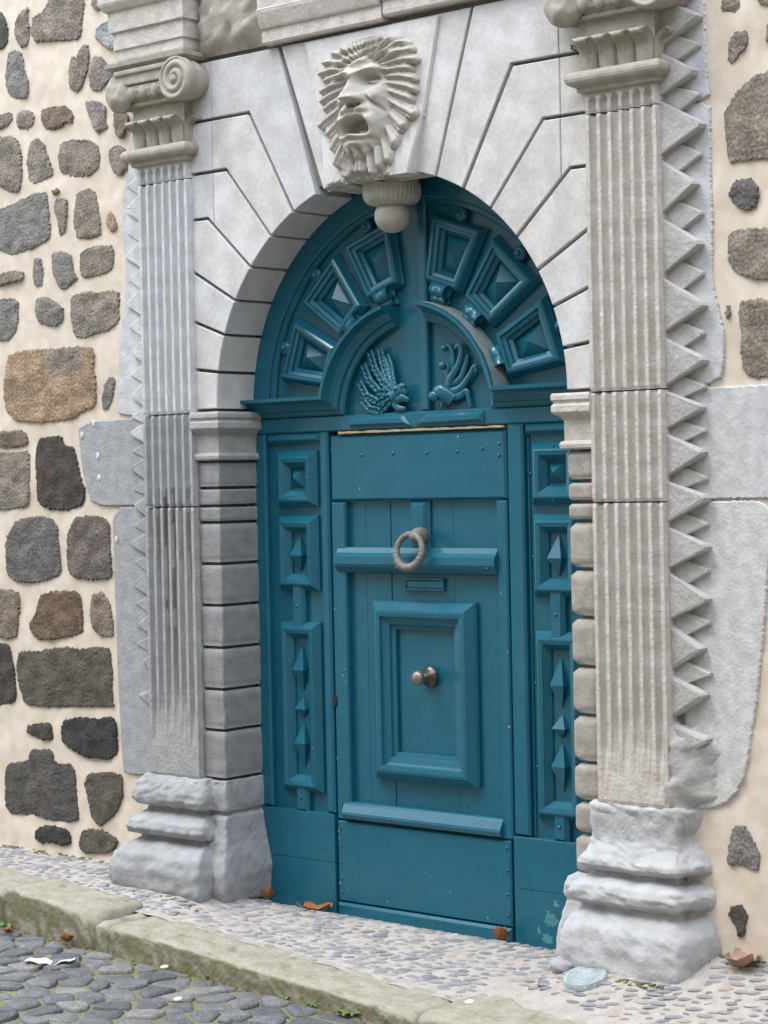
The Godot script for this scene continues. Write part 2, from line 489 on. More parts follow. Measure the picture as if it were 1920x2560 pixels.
func street():
	var b := Builder.new()
	var rows := []
	for i in 40:
		var row := PackedVector3Array()
		for j in 60:
			var x := -45.0 + 90.0 * j / 59.0
			var z := -0.3 + pow(i / 39.0, 2.0) * 40.0
			row.append(Vector3(x, -0.35, z))
		rows.append(row)
	b.grid(rows)
	struct(obj("ground", b, M.dirt))
	# the cobbled road: a bed of earth with the stones in it
	b = Builder.new(true)
	rows = []
	for i in 34:
		var row := PackedVector3Array()
		for j in 70:
			var x := -5.0 + 9.5 * j / 69.0
			var z := kerb_front(x) - 0.05 + 3.6 * i / 33.0
			row.append(Vector3(x, road_y(x, z) - 0.008 + 0.006 * nz.get_noise_2d(x * 300.0, z * 300.0), z))
		rows.append(row)
	b.grid(rows)
	var road = struct(obj("road", b, M.dirt))
	var sites := []
	var px := 0.150
	var pz := 0.108
	for i in range(-1, 38):
		for j in range(-40, 30):
			var x := (j + (0.5 if i % 2 else 0.0)) * px + rng.randf_range(-0.055, 0.055)
			var z := 0.64 + i * pz + 0.08 * (x + 1.6) + rng.randf_range(-0.036, 0.036)
			sites.append(Vector2(x, z))
	var rest := Builder.new()
	var cobbles := 0
	for s in sites:
		var p := PackedVector2Array([s + Vector2(-0.2, -0.2), s + Vector2(0.2, -0.2), s + Vector2(0.2, 0.2), s + Vector2(-0.2, 0.2)])
		for o in sites:
			var d: Vector2 = o - s
			if d == Vector2.ZERO or absf(d.x) > 0.3 or absf(d.y) > 0.25:
				continue
			p = clip(p, s + d * 0.5, d)
			if p.size() < 3:
				break
		if p.size() < 3:
			continue
		p = clip(p, Vector2(s.x, kerb_front(s.x) + 0.012), Vector2(0.08, -1.0))
		if p.size() < 3:
			continue
		var area := 0.0
		for k in p.size():
			area += p[k].cross(p[(k + 1) % p.size()])
		if absf(area) < 0.005:
			continue
		var q := PackedVector2Array()
		for v in p:
			q.append(Vector2(v.x, -v.y))
		q = inset(ccw(q), 0.005 + rng.randf() * 0.005)
		q = chaikin(q, 0.17)
		var seen: bool = s.x > -2.75 and s.x < 1.5 and s.y < 1.95 - 0.35 * maxf(0.0, s.x) + 0.1 and s.y < 1.0 + (s.x + 2.8) * 0.5
		var bb: Builder = Builder.new() if seen and cobbles < 300 else rest
		cobble_shape(bb, q, road_y(s.x, s.y) + rng.randf_range(-0.006, 0.006))
		if seen and cobbles < 300:
			cobbles += 1
			put("cobblestone", bb.mesh(), M["cobble%d" % [0, 0, 1, 1, 2, 3][rng.randi() % 6]], road)
	var more := obj("cobbles", rest, M.cobble0, road)
	more.set_meta("kind", "stuff")

func cobble_shape(b: Builder, q: PackedVector2Array, y: float):
	var rows := []
	var rise := rng.randf_range(0.003, 0.007)
	var steps := [[0.0, -0.05], [0.0, -0.008], [0.004, -0.001], [0.014, rise * 0.6], [0.028, rise]]
	var tilt := Vector2(rng.randf_range(-0.06, 0.06), rng.randf_range(-0.06, 0.06))
	var c := Vector2.ZERO
	for v in q:
		c += v
	c /= q.size()
	for st in steps:
		var row := PackedVector3Array()
		for v in q:
			var w := v.lerp(c, clampf(st[0] / maxf(v.distance_to(c), 0.01), 0.0, 0.9))
			row.append(Vector3(w.x, y + st[1] + tilt.dot(w - c) + 0.003 * nz.get_noise_2d(w.x * 2000.0, w.y * 2000.0), -w.y))
		rows.append(row)
	b.grid(rows, true)
	var top: PackedVector3Array = rows[-1]
	var mid := Vector3(c.x, y + rise, -c.y)
	for i in top.size():
		b.tri(mid, top[i], top[(i + 1) % top.size()])

func clip(p: PackedVector2Array, at: Vector2, normal: Vector2) -> PackedVector2Array:
	var o := PackedVector2Array()
	for i in p.size():
		var a := p[i]
		var c := p[(i + 1) % p.size()]
		var da := (a - at).dot(normal)
		var dc := (c - at).dot(normal)
		if da <= 0.0:
			o.append(a)
		if (da < 0.0) != (dc < 0.0):
			o.append(a.lerp(c, da / (da - dc)))
	return o

func chaikin(p: PackedVector2Array, cut := 0.25) -> PackedVector2Array:
	var o := PackedVector2Array()
	for i in p.size():
		var n := p[(i + 1) % p.size()]
		o.append(p[i].lerp(n, cut))
		o.append(p[i].lerp(n, 1.0 - cut))
	return o

func pavement():
	var b := Builder.new(true)
	var rows := []
	for i in 24:
		var row := PackedVector3Array()
		for j in 200:
			var x := -5.0 + 9.5 * j / 199.0
			var z := lerpf(-0.34, kerb_front(x) - 0.22, i / 23.0)
			row.append(Vector3(x, ground_y(x, z) + 0.005 * nz.get_noise_2d(x * 250.0, z * 250.0), z))
		rows.append(row)
	b.grid(rows)
	var o = struct(obj("pavement", b, M.pavement))
	var shapes := []
	for k in 4:
		var pb := Builder.new(true)
		ball(pb, Vector3.ZERO, Vector3(1.0, 0.5, [0.42, 0.5, 0.36, 0.6][k]), 9, 5)
		shapes.append(pb.mesh())
	var placed := []
	var rest := MultiMesh.new()
	var extra := []
	var single := 0
	for k in 13000:
		var x := rng.randf_range(-2.7, 2.3)
		var z := rng.randf_range(-0.03, kerb_front(x) - 0.28)
		if absf(x) < 0.82:
			z = rng.randf_range(-0.20, kerb_front(x) - 0.28)
		var clear := true
		for q in placed:
			if absf(q.x - x) < 0.042 and absf(q.y - z) < 0.0205:
				clear = false
				break
		if not clear or (absf(x) > 0.84 and absf(x) < 1.45 and z < 0.15) or (x > 0.66 and x < 1.6 and z > 0.22 + (x - 0.7) * 0.27):
			continue
		placed.append(Vector2(x, z))
		var size := rng.randf_range(0.012, 0.034)
		var bs := Basis(Vector3.UP, rng.randf_range(-0.3, 0.3) + 0.3) * Basis.from_scale(Vector3(size * 1.15, 0.016, size))
		var at := Transform3D(bs, Vector3(x, ground_y(x, z) - 0.003 + rng.randf() * 0.002, z))
		var show: bool = x > -2.4 and x < 1.75 and (x > -1.0 or rng.randf() < 0.5)
		if show and single < 300:
			single += 1
			put("pebble", shapes[rng.randi() % 4], M["pebble%d" % [0, 0, 0, 3, 3, 1, 1, 2, 4][rng.randi() % 9]], o, at)
		else:
			extra.append(at)
	rest.transform_format = MultiMesh.TRANSFORM_3D
	rest.mesh = shapes[0]
	rest.instance_count = extra.size()
	for k in extra.size():
		rest.set_instance_transform(k, extra[k])
	var mi := MultiMeshInstance3D.new()
	mi.multimesh = rest
	mi.material_override = M.pebble3
	mi.name = "pebbles"
	mi.set_meta("kind", "stuff")
	o.add_child(mi, true)
	# the kerb
	var kerb := root("kerb")
	struct(kerb)
	kerb_stone(kerb, -5.0, -2.95, 0.0, 0.0, 0.01, 0.0)
	kerb_stone(kerb, -2.94, -1.69, 0.012, 0.01, 0.012, 0.0)
	kerb_stone(kerb, -1.675, -1.075, 0.028, 0.006, 0.085, 0.0)
	kerb_stone(kerb, -1.07, -0.985, -0.004, 0.01, 0.004, 0.02)
	kerb_stone(kerb, -0.98, 0.672, 0.0, 0.012, 0.02, 0.0)
	kerb_stone(kerb, 0.684, 1.62, 0.016, 0.045, 0.01, 0.17)
	kerb_stone(kerb, 1.63, 4.4, 0.0, 0.01, 0.01, 0.0)

func kerb_stone(parent: Node, x0: float, x1: float, lift: float, chip0: float, chip1: float, wide: float):
	var b := Builder.new(true)
	var n := maxi(int((x1 - x0) / 0.03), 3)
	var rows := []
	for i in n + 1:
		var x := lerpf(x0, x1, float(i) / n)
		var zf := kerb_front(x) + 0.006 * nz.get_noise_1d(x * 300.0)
		var yt := kerb_top(x) + lift + 0.005 * nz.get_noise_1d(x * 500.0 + 90.0)
		var yr := road_y(x, zf) - 0.05
		var e0 := clampf(1.0 - (x - x0) / 0.28, 0.0, 1.0)
		var e1 := clampf(1.0 - (x1 - x) / 0.33, 0.0, 1.0)
		var r := 0.022 + chip0 * e0 * e0 + chip1 * e1 * e1 + 0.006 * absf(nz.get_noise_1d(x * 800.0))
		var end := 0.012 if i == 0 or i == n else 0.0
		var zb := zf - 0.27 - wide * smoothstep(x0, x0 + 0.06, x) * (1.0 - 0.9 * clampf((x - x0) / 0.9, 0.0, 1.0))
		var row := PackedVector3Array([Vector3(x, yr, zb), Vector3(x, yt - 0.004 - end, zb)])
		for k in 9:
			var z := lerpf(zb + 0.01, zf - r, k / 8.0)
			row.append(Vector3(x, yt - end + 0.004 * nz.get_noise_2d(x * 400.0, z * 700.0), z))
		for k in range(1, 6):
			var a := PI / 2 * k / 5.0
			row.append(Vector3(x, yt - r * 0.8 * (1.0 - cos(a)) - end, zf - r + r * sin(a) - end * 0.5))
		for k in range(1, 6):
			var y := lerpf(yt - r * 0.8, yr, k / 5.0)
			row.append(Vector3(x, y, zf - end * 0.5 + 0.006 * nz.get_noise_2d(x * 500.0, y * 900.0)))
		rows.append(row)
	var cols := []
	for row in rows:
		var col := PackedColorArray()
		for k in row.size():
			var q: Vector3 = row[k]
			var g := nz.get_noise_3d(q.x * 420.0, q.y * 800.0, q.z * 420.0) + 0.7 * nz.get_noise_3d(q.x * 1700.0, q.y * 2300.0, q.z * 1700.0)
			var front: bool = k >= 14
			var dirt := smoothstep(-0.55 if front else 0.5, 0.1 if front else 0.9, g)
			var green := smoothstep(0.05 if front else 0.6, 0.45 if front else 0.9, nz.get_noise_3d(q.x * 300.0 + 50.0, q.y * 500.0, q.z * 300.0) + 0.3 * g)
			col.append(Color.WHITE.lerp(Color(0.56, 0.53, 0.44), dirt).lerp(Color(0.50, 0.52, 0.24), green * 0.8))
		cols.append(col)
	b.grid(rows, false, cols)
	for e in [0, n]:
		var c := Vector3.ZERO
		for q in rows[e]:
			c += q
		c /= rows[e].size()
		for k in rows[e].size():
			b.tri(c, rows[e][k], rows[e][(k + 1) % rows[e].size()])
	put("kerb_stone", b.mesh(), M.kerb, parent)

# ---------------------------------------------------------------- the rubble walls
func jagged(p: PackedVector2Array, amount: float) -> PackedVector2Array:
	var s := chaikin(p, 0.14)
	var o := PackedVector2Array()
	var n := s.size()
	for i in n:
		var a := s[i]
		var c := s[(i + 1) % n]
		var d := c - a
		var steps := maxi(int(d.length() / 0.006), 1)
		var out := Vector2(d.y, -d.x).normalized()
		for k in steps:
			var q := a + d * (float(k) / steps)
			o.append(q + out * amount * (nz.get_noise_2d(q.x * 1800.0, q.y * 1800.0) + 1.1 * nz.get_noise_2d(q.x * 6000.0, q.y * 6000.0)))
	return o

func wall_sheet(x0: float, x1: float, y0: float, y1: float) -> Builder:
	var b := Builder.new(true)
	var nx := int((x1 - x0) / 0.035)
	var ny := int((y1 - y0) / 0.035)
	var rows := []
	for i in ny + 1:
		var row := PackedVector3Array()
		for j in nx + 1:
			var x := lerpf(x0, x1, float(j) / nx)
			var y := lerpf(y0, y1, float(i) / ny)
			row.append(Vector3(x, y, -0.053 + 0.006 * nz.get_noise_2d(x * 150.0, y * 150.0) + 0.0025 * nz.get_noise_2d(x * 700.0, y * 700.0)))
		rows.append(row)
	b.grid(rows)
	b.st.set_smooth_group(-1)
	for e in [[x0, y0, x1, y0], [x1, y0, x1, y1], [x1, y1, x0, y1], [x0, y1, x0, y0]]:
		b.quad(Vector3(e[0], e[1], -0.055), Vector3(e[0], e[1], -0.5), Vector3(e[2], e[3], -0.5), Vector3(e[2], e[3], -0.055))
	b.quad(Vector3(x0, y0, -0.5), Vector3(x0, y1, -0.5), Vector3(x1, y1, -0.5), Vector3(x1, y0, -0.5))
	return b

func stone(wall: Node, p: PackedVector2Array, tone: String):
	var b := Builder.new()
	var z := -0.044 + rng.randf_range(-0.002, 0.003)
	var edge := ccw(jagged(p, 0.0058))
	var calm := edge.duplicate()
	for pass_ in 6:
		var was := calm.duplicate()
		for k in was.size():
			calm[k] = (was[(k + was.size() - 1) % was.size()] + was[k] + was[(k + 1) % was.size()]) / 3.0
	var c := Vector2.ZERO
	for v in edge:
		c += v
	c /= edge.size()
	var shift := rng.randf() * 900.0
	var rows := []
	var cols := []
	for r in [[1.0, -0.04, 0.0], [1.0, -0.003, 0.3], [0.965, 0.0, 0.6], [0.88, 0.001, 1.0], [0.74, 0.002, 1.0], [0.58, 0.002, 1.0], [0.42, 0.002, 1.0], [0.26, 0.002, 1.0], [0.1, 0.002, 1.0]]:
		var row := PackedVector3Array()
		var col := PackedColorArray()
		for n in edge.size():
			var v: Vector2 = edge[n].lerp(calm[n], clampf((1.0 - r[0]) * 6.0, 0.0, 1.0))
			var q: Vector2 = c + (v - c) * r[0]
			var dz: float = 0.008 * nz.get_noise_2d(q.x * 260.0 + shift, q.y * 260.0) + (0.003 * nz.get_noise_2d(q.x * 1500.0, q.y * 1500.0) if r[0] > 0.9 else 0.0)
			row.append(Vector3(q.x, q.y, z + r[1] + dz * r[2]))
			var t := clampf(0.5 + 0.9 * nz.get_noise_2d(q.x * 260.0 + shift, q.y * 260.0), 0.0, 1.0)
			var k := Color(0.86, 0.88, 0.9).lerp(Color(1.0, 0.97, 0.93), t)
			if tone == "o":
				var d := q.distance_to(Vector2(-1.84, 2.33)) + 0.05 * nz.get_noise_2d(q.x * 600.0, q.y * 600.0)
				k = Color(0.62, 0.78, 1.0).lerp(k, smoothstep(0.07, 0.17, d))
			col.append(k)
		rows.append(row)
		cols.append(col)
	b.grid(rows, true, cols)
	var mid := Vector3(c.x, c.y, z + 0.002)
	for k in edge.size():
		b.tri(mid, rows[-1][k], rows[-1][(k + 1) % edge.size()])
	put("stone", b.mesh(), M[tone], wall)

func rubble_wall(stones: Array, x0: float, x1: float, label: String, more: Array):
	var w = obj("rubble_wall", wall_sheet(x0, x1, -0.4, 6.6), M.mortar)
	tag(w, label, "wall", "")
	for s in stones:
		var p := PackedVector2Array()
		for i in range(0, s[1].size(), 2):
			p.append(Vector2(s[1][i], s[1][i + 1]) / 1000.0)
		stone(w, p, s[0])
	# the wall goes on past the picture with stones of the same kinds
	var y := 0.25
	while y < 4.6:
		var x: float = more[0] + rng.randf() * 0.1
		var tall := rng.randf_range(0.12, 0.26)
		while x < more[1]:
			var wide := rng.randf_range(0.12, 0.34)
			var p := PackedVector2Array()
			for k in 8:
				var a := TAU * k / 8.0
				p.append(Vector2(x + wide * 0.5 + wide * 0.46 * clampf(cos(a) * 1.35, -1, 1) * rng.randf_range(0.85, 1.0), y + tall * 0.44 * clampf(sin(a) * 1.35, -1, 1) * rng.randf_range(0.8, 1.0)))
			if x + wide < more[1] + 0.05:
				stone(w, p, ["w", "w", "g", "p", "b", "v", "t"][rng.randi() % 7])
			x += wide + rng.randf_range(0.04, 0.09)
		y += tall + 0.07

# ---------------------------------------------------------------- the stone doorway
const SPRING := 2.0286
const ARCH := 0.86

func polar(deg: float, r := ARCH) -> Vector2:
	return Vector2(cos(deg_to_rad(deg)) * r, SPRING + sin(deg_to_rad(deg)) * r)

func arc(a0: float, a1: float, r: float, n: int) -> PackedVector2Array:
	var o := PackedVector2Array()
	for i in n + 1:
		o.append(polar(lerpf(a0, a1, float(i) / n), r))
	return o

func flip_x(p: PackedVector2Array) -> PackedVector2Array:
	var o := PackedVector2Array()
	for v in p:
		o.append(Vector2(-v.x, v.y))
	return o

func doorway():
	var d := root("stone_doorway")
	tag(d, "carved grey stone doorway with fluted pilasters, stepped arch stones and a bearded mask", "doorway")
	# rough core behind the face stones
	var b := Builder.new()
	var hole := arc(0, 180, ARCH + 0.035, 40)
	var mass := pv([0.895, -0.3, 1.3, -0.3, 1.3, 4.2, -1.3, 4.2, -1.3, -0.3, -0.895, -0.3])
	var outline := PackedVector2Array()
	for i in range(40, -1, -1):
		outline.append(hole[i])
	outline.append_array(mass)
	prism(b, outline, -0.36, -0.03, 0.002)
	put("core", b.mesh(), M.core, d)
	# arch stones: each joint runs out along a radius and, high up, turns level at an elbow
	var angle := [70.0, 60.8, 51.0, 40.2, 30.0, 20.2, 10.1, 0.0]
	var elbow := [Vector2(0.483, 3.44), Vector2(0.653, 3.2), Vector2(0.785, 2.99), Vector2(0.898, 2.805), Vector2(0.99, 2.597), Vector2(0.99, 2.393), Vector2(0.99, 2.197), Vector2(0.99, 2.0286)]
	for s in [1, -1]:
		for i in 7:
			var p := arc(angle[i], angle[i + 1], ARCH, 8)
			p.append(elbow[i + 1])
			if i < 3:
				p.append(Vector2(0.99, elbow[i + 1].y))
				p.append(Vector2(0.99, elbow[i].y))
			elif i == 3:
				p.append(Vector2(0.99, 2.805))
			if elbow[i].x < 0.98 or i == 0:
				p.append(elbow[i])
			else:
				p.append(elbow[i])
			p = tidy(p)
			if s < 0:
				p = flip_x(p)
			b = Builder.new()
			var face := inset(ccw(p), 0.0065)
			var front := rng.randf_range(-0.002, 0.001)
			if i < 3:
				# the outer end is a separate piece behind a hair joint
				var cut := [rect(-0.8590, 0.0, 0.8590, 5.0), rect(0.8610, 0.0, 2.0, 5.0) if s > 0 else rect(-2.0, 0.0, -0.8610, 5.0)]
				for piece in Geometry2D.intersect_polygons(face, cut[1]):
					var eb := Builder.new()
					prism(eb, piece, -0.30, front - 0.0015, 0.002, 1)
					put("arch_stone", eb.mesh(), M.pale_cool if s < 0 else M.pale_warm, d)
				for piece in Geometry2D.intersect_polygons(face, cut[0]):
					face = piece
			prism(b, face, -0.30, front, 0.003, 1)
			put("arch_stone", b.mesh(), [M.pale, M.pale_warm, M.pale_cool, M.pale][(i * 3 + (1 if s > 0 else 2)) % 4] if s < 0 else [M.pale, M.pale_warm, M.pale_warm, M.pale][(i * 3) % 4], d)
	# keystone with its mask
	b = Builder.new()
	var p := arc(108, 70, ARCH, 8)
	p.append(Vector2(0.483, 3.44))
	p.append(Vector2(-0.478, 3.44))
	prism(b, inset(ccw(p), 0.0065), -0.30, -0.001, 0.003, 1)
	put("arch_stone", b.mesh(), M.pale, d)
	var key := keystone(d)
	# jamb stones and imposts
	var joints := [1.822, 1.713, 1.640, 1.573, 1.405, 1.236, 1.064, 0.894, 0.727, 0.55]
	for s in [1, -1]:
		var rows_ := joints.duplicate()
		if s > 0:
			rows_[-1] = 0.590
			rows_.append_array([0.475, 0.33])
		else:
			rows_[-1] = 0.528
		for i in rows_.size() - 1:
			b = Builder.new(true)
			worn_block(b, s, rows_[i + 1] + 0.0065, rows_[i] - 0.0065, (0.012 if i < 3 else 0.017) * (1.25 if s > 0 else 0.5), i)
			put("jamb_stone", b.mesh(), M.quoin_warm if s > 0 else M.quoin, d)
		b = Builder.new()
		var path := pv([0.86, -0.26, 0.86, 0.0, 0.985, 0.0]) if s > 0 else pv([-0.985, 0.0, -0.86, 0.0, -0.86, -0.26])
		sweep(b, path, false, pv([-0.05, 2.022, 0.034, 2.021, 0.038, 2.012, 0.038, 1.998, 0.031, 1.99, 0.031, 1.984, 0.037, 1.977, 0.037, 1.956, 0.030, 1.948, 0.014, 1.938, 0.005, 1.926, 0.004, 1.855, 0.014, 1.851, 0.018, 1.842, 0.016, 1.830, 0.006, 1.824, -0.05, 1.823]), plan)
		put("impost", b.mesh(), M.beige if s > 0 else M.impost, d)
	pilaster(d, 1)
	pilaster(d, -1)
	entablature(d)

func tidy(p: PackedVector2Array) -> PackedVector2Array:
	var o := PackedVector2Array()
	for v in p:
		if o.is_empty() or (v.distance_to(o[-1]) > 0.002 and v.distance_to(o[0]) > 0.002):
			o.append(v)
	return o

# one jamb stone: a block with worn, rounded edges on the front, the reveal and the joints
func worn_block(b: Builder, s: int, y0: float, y1: float, r: float, seed_: int):
	var rows := []
	var ny := 9
	for i in ny + 1:
		var t := float(i) / ny
		var y := lerpf(y0, y1, t)
		var edge := minf(y - y0, y1 - y)
		var back := 0.0
		if edge < r:
			back = r - sqrt(maxf(0.0, r * r - (r - edge) * (r - edge)))
			back *= 0.7
		var row := PackedVector3Array()
		var pts := [Vector2(0.86, -0.27), Vector2(0.86, -0.2), Vector2(0.86, -0.13), Vector2(0.86, -0.06)]
		for k in 6:
			var a := PI / 2 * k / 5.0
			pts.append(Vector2(0.86 + r - r * cos(a), -r + r * sin(a)))
		pts.append_array([Vector2(0.91, 0.0), Vector2(0.945, 0.0), Vector2(0.99, 0.0), Vector2(0.99, -0.05)])
		for q in pts:
			var w := 0.004 * nz.get_noise_3d(q.x * 300.0 * s, y * 300.0, q.y * 300.0 + seed_ * 40.0)
			row.append(Vector3((q.x + back * (1.0 if q.y < -0.001 else 0.3) + w) * s, y, q.y - back * (1.0 if q.x > 0.862 else 0.2) + w))
		rows.append(row)
	b.grid(rows)
	for e in [0, ny]:
		var c: Vector3 = Vector3(0.93 * s, rows[e][0].y, -0.1)
		for k in rows[e].size() - 1:
			b.tri(c, rows[e][k], rows[e][k + 1])

func key_z(y: float) -> float:
	return 0.012 + 0.040 * smoothstep(3.15, 2.86, y)

func keystone(d: Node) -> Node:
	var b := Builder.new()
	var rows := []
	for i in 25:
		var y := lerpf(2.862, 3.425, i / 24.0)
		var hw := lerpf(0.205, 0.335, i / 24.0)
		var z := key_z(y)
		var row := PackedVector3Array([Vector3(-hw, y, -0.05), Vector3(-hw, y, z - 0.008), Vector3(-hw + 0.006, y, z)])
		for k in range(1, 8):
			row.append(Vector3(lerpf(-hw, hw, k / 8.0), y, z))
		row.append_array(PackedVector3Array([Vector3(hw - 0.006, y, z), Vector3(hw, y, z - 0.008), Vector3(hw, y, -0.05)]))
		rows.append(row)
	b.grid(rows)
	for e in [0, 24]:
		var c := Vector3(0, rows[e][0].y, -0.05)
		for k in rows[e].size() - 1:
			b.tri(c, rows[e][k], rows[e][k + 1])
	var key := put("keystone", b.mesh(), M.pale, d)
	# the mask: a bearded, open-mouthed face in a fan of hair
	b = Builder.new(true)
	rows = []
	for i in 150:
		var row := PackedVector3Array()
		for j in 136:
			var x := lerpf(-0.275, 0.275, j / 135.0)
			var y := lerpf(-0.275, 0.305, i / 149.0)
			row.append(Vector3(x, 3.125 + y, key_z(3.125 + y) - 0.004 + mask_height(x, y)))
		rows.append(row)
	b.grid(rows)
	put("carved_mask", b.mesh(), M.mask, key)
	# fluted cup and ball hanging under the keystone, with a row of beads
	b = Builder.new(true)
	lathe(b, pv([0.0, 2.92, 0.080, 2.92, 0.088, 2.885, 0.104, 2.868, 0.112, 2.845, 0.113, 2.818, 0.108, 2.797, 0.095, 2.782, 0.070, 2.774, 0.0, 2.766]), 144, Transform3D(Basis.IDENTITY, Vector3(0, 0, -0.10)), 36, 0.006)
	put("pendant_cup", b.mesh(), M.mask, key)
	b = Builder.new(true)
	ball(b, Vector3(0, 2.733, -0.10), Vector3(0.069, 0.063, 0.069), 24, 14)
	put("pendant_ball", b.mesh(), M.mask, key)
	for k in 9:
		b = Builder.new(true)
		ball(b, Vector3(-0.17 + k * 0.0345, 2.866 + 0.003 * (k % 3), key_z(2.87) - 0.004), Vector3(0.017, 0.011, 0.012), 8, 6)
		put("bead", b.mesh(), M.mask, key)
	return key

func bump(x: float, y: float, cx: float, cy: float, wx: float, wy: float) -> float:
	var u := (x - cx) / wx
	var v := (y - cy) / wy
	return exp(-u * u - v * v)

func mask_height(x: float, y: float) -> float:
	var ax := absf(x)
	# hair and beard: rounded locks fanning out from the bridge of the nose, each ending in a blunt tip
	var ang := atan2(y - 0.15 + 0.25 * ax - 0.5 * ax * ax, ax + 0.03)
	var phase := (ang + 1.571) / 2.75 * 18.0 + 0.35 * sin(ax * 22.0 + y * 9.0) + (0.3 if x > 0.0 else 0.0)
	var f := phase - floorf(phase)
	var lock := sqrt(maxf(0.0, 1.0 - pow(2.0 * f - 1.0, 2.0)))
	var wide := 0.242 if y > -0.04 else lerpf(0.242, 0.11, (-0.04 - y) / 0.21)
	wide += 0.014 * sin(floorf(phase) * 2.4)
	var top := 0.284 - 0.32 * ax * ax / 0.25
	var edge := minf(minf(wide - ax, top - y), y + 0.258 + 0.012 * sin(floorf(phase) * 1.7)) - 0.020 * (1.0 - lock)
	var rise := smoothstep(0.0, 0.020, edge)
	var h := rise * (0.016 + 0.025 * lock - 0.010 * pow(absf(sin(phase * PI * 2.0)), 5.0))
	# the head
	var e := 1.0 - pow(x / 0.128, 2.0) - pow((y + 0.005) / 0.205, 2.0)
	var head := 0.020 + 0.072 * sqrt(maxf(e, 0.0))
	h = lerpf(h, head + 0.10 * (h - 0.03), smoothstep(0.0, 0.22, e))
	# swept forelock
	h += 0.020 * exp(-pow((y - 0.178 - 0.22 * x + 0.6 * x * x) / 0.014, 2.0)) * smoothstep(0.20, 0.12, ax) + 0.016 * exp(-pow((y - 0.210 - 0.16 * x) / 0.011, 2.0)) * smoothstep(0.20, 0.12, ax) + 0.014 * exp(-pow((y - 0.240 - 0.08 * x) / 0.010, 2.0)) * smoothstep(0.18, 0.10, ax)
	# brows, eyes, nose
	var brow := 0.118 + 0.42 * ax - 2.0 * ax * ax
	h += 0.036 * exp(-pow((y - brow) / 0.013, 2.0)) * smoothstep(0.125, 0.08, ax)
	h -= 0.058 * exp(-pow((ax - 0.054) / 0.031, 2.0) - pow((y - 0.094) / 0.020, 2.0))
	h += 0.046 * bump(ax, y, 0.054, 0.088, 0.019, 0.011)
	h -= 0.012 * exp(-pow((y - 0.087 + 0.10 * ax) / 0.003, 2.0)) * smoothstep(0.085, 0.07, ax) * smoothstep(0.025, 0.035, ax)
	var nose := lerpf(0.036, 0.020, smoothstep(0.02, 0.11, y))
	h += 0.058 * exp(-pow(x / nose, 2.0)) * smoothstep(0.005, 0.026, y) * smoothstep(0.135, 0.10, y) * lerpf(1.25, 0.8, smoothstep(0.03, 0.11, y))
	h += 0.034 * bump(ax, y, 0.030, 0.026, 0.015, 0.014)
	h -= 0.035 * bump(ax, y, 0.017, 0.004, 0.010, 0.007)
	h += 0.024 * bump(ax, y, 0.088, 0.035, 0.030, 0.030)
	h -= 0.016 * exp(-pow((y - 0.03 + 0.9 * (ax - 0.05)) / 0.008, 2.0)) * smoothstep(0.04, 0.06, ax) * smoothstep(0.13, 0.10, ax)
	# moustache over a wide open mouth, tongue, chin
	h += 0.036 * bump(ax, y, 0.036, -0.014, 0.034, 0.017)
	h += 0.026 * bump(ax, y, 0.078, -0.050, 0.022, 0.034)
	var ring := pow(pow(absf(x) / 0.070, 3.0) + pow(absf(y + 0.074 + 1.6 * x * x) / 0.034, 3.0), 1.0 / 3.0)
	h += 0.018 * exp(-pow((ring - 1.2) / 0.22, 2.0))
	h -= 0.078 * smoothstep(1.02, 0.72, ring)
	h += 0.050 * bump(x, y, 0.0, -0.096, 0.036, 0.018)
	h += 0.014 * smoothstep(0.9, 0.6, absf((y + 0.056) / 0.012)) * smoothstep(0.05, 0.035, ax) * absf(sin(x * 170.0))
	h += 0.030 * bump(x, y, 0.0, -0.140, 0.05, 0.018)
	h += 0.022 * (absf(sin(x * 80.0 + y * 10.0 * signf(x))) - 0.5) * smoothstep(-0.145, -0.17, y) * smoothstep(0.13, 0.09, ax)
	h += 0.0025 * nz.get_noise_2d(x * 1500.0, y * 1500.0)
	return h if edge > -0.012 else -0.09

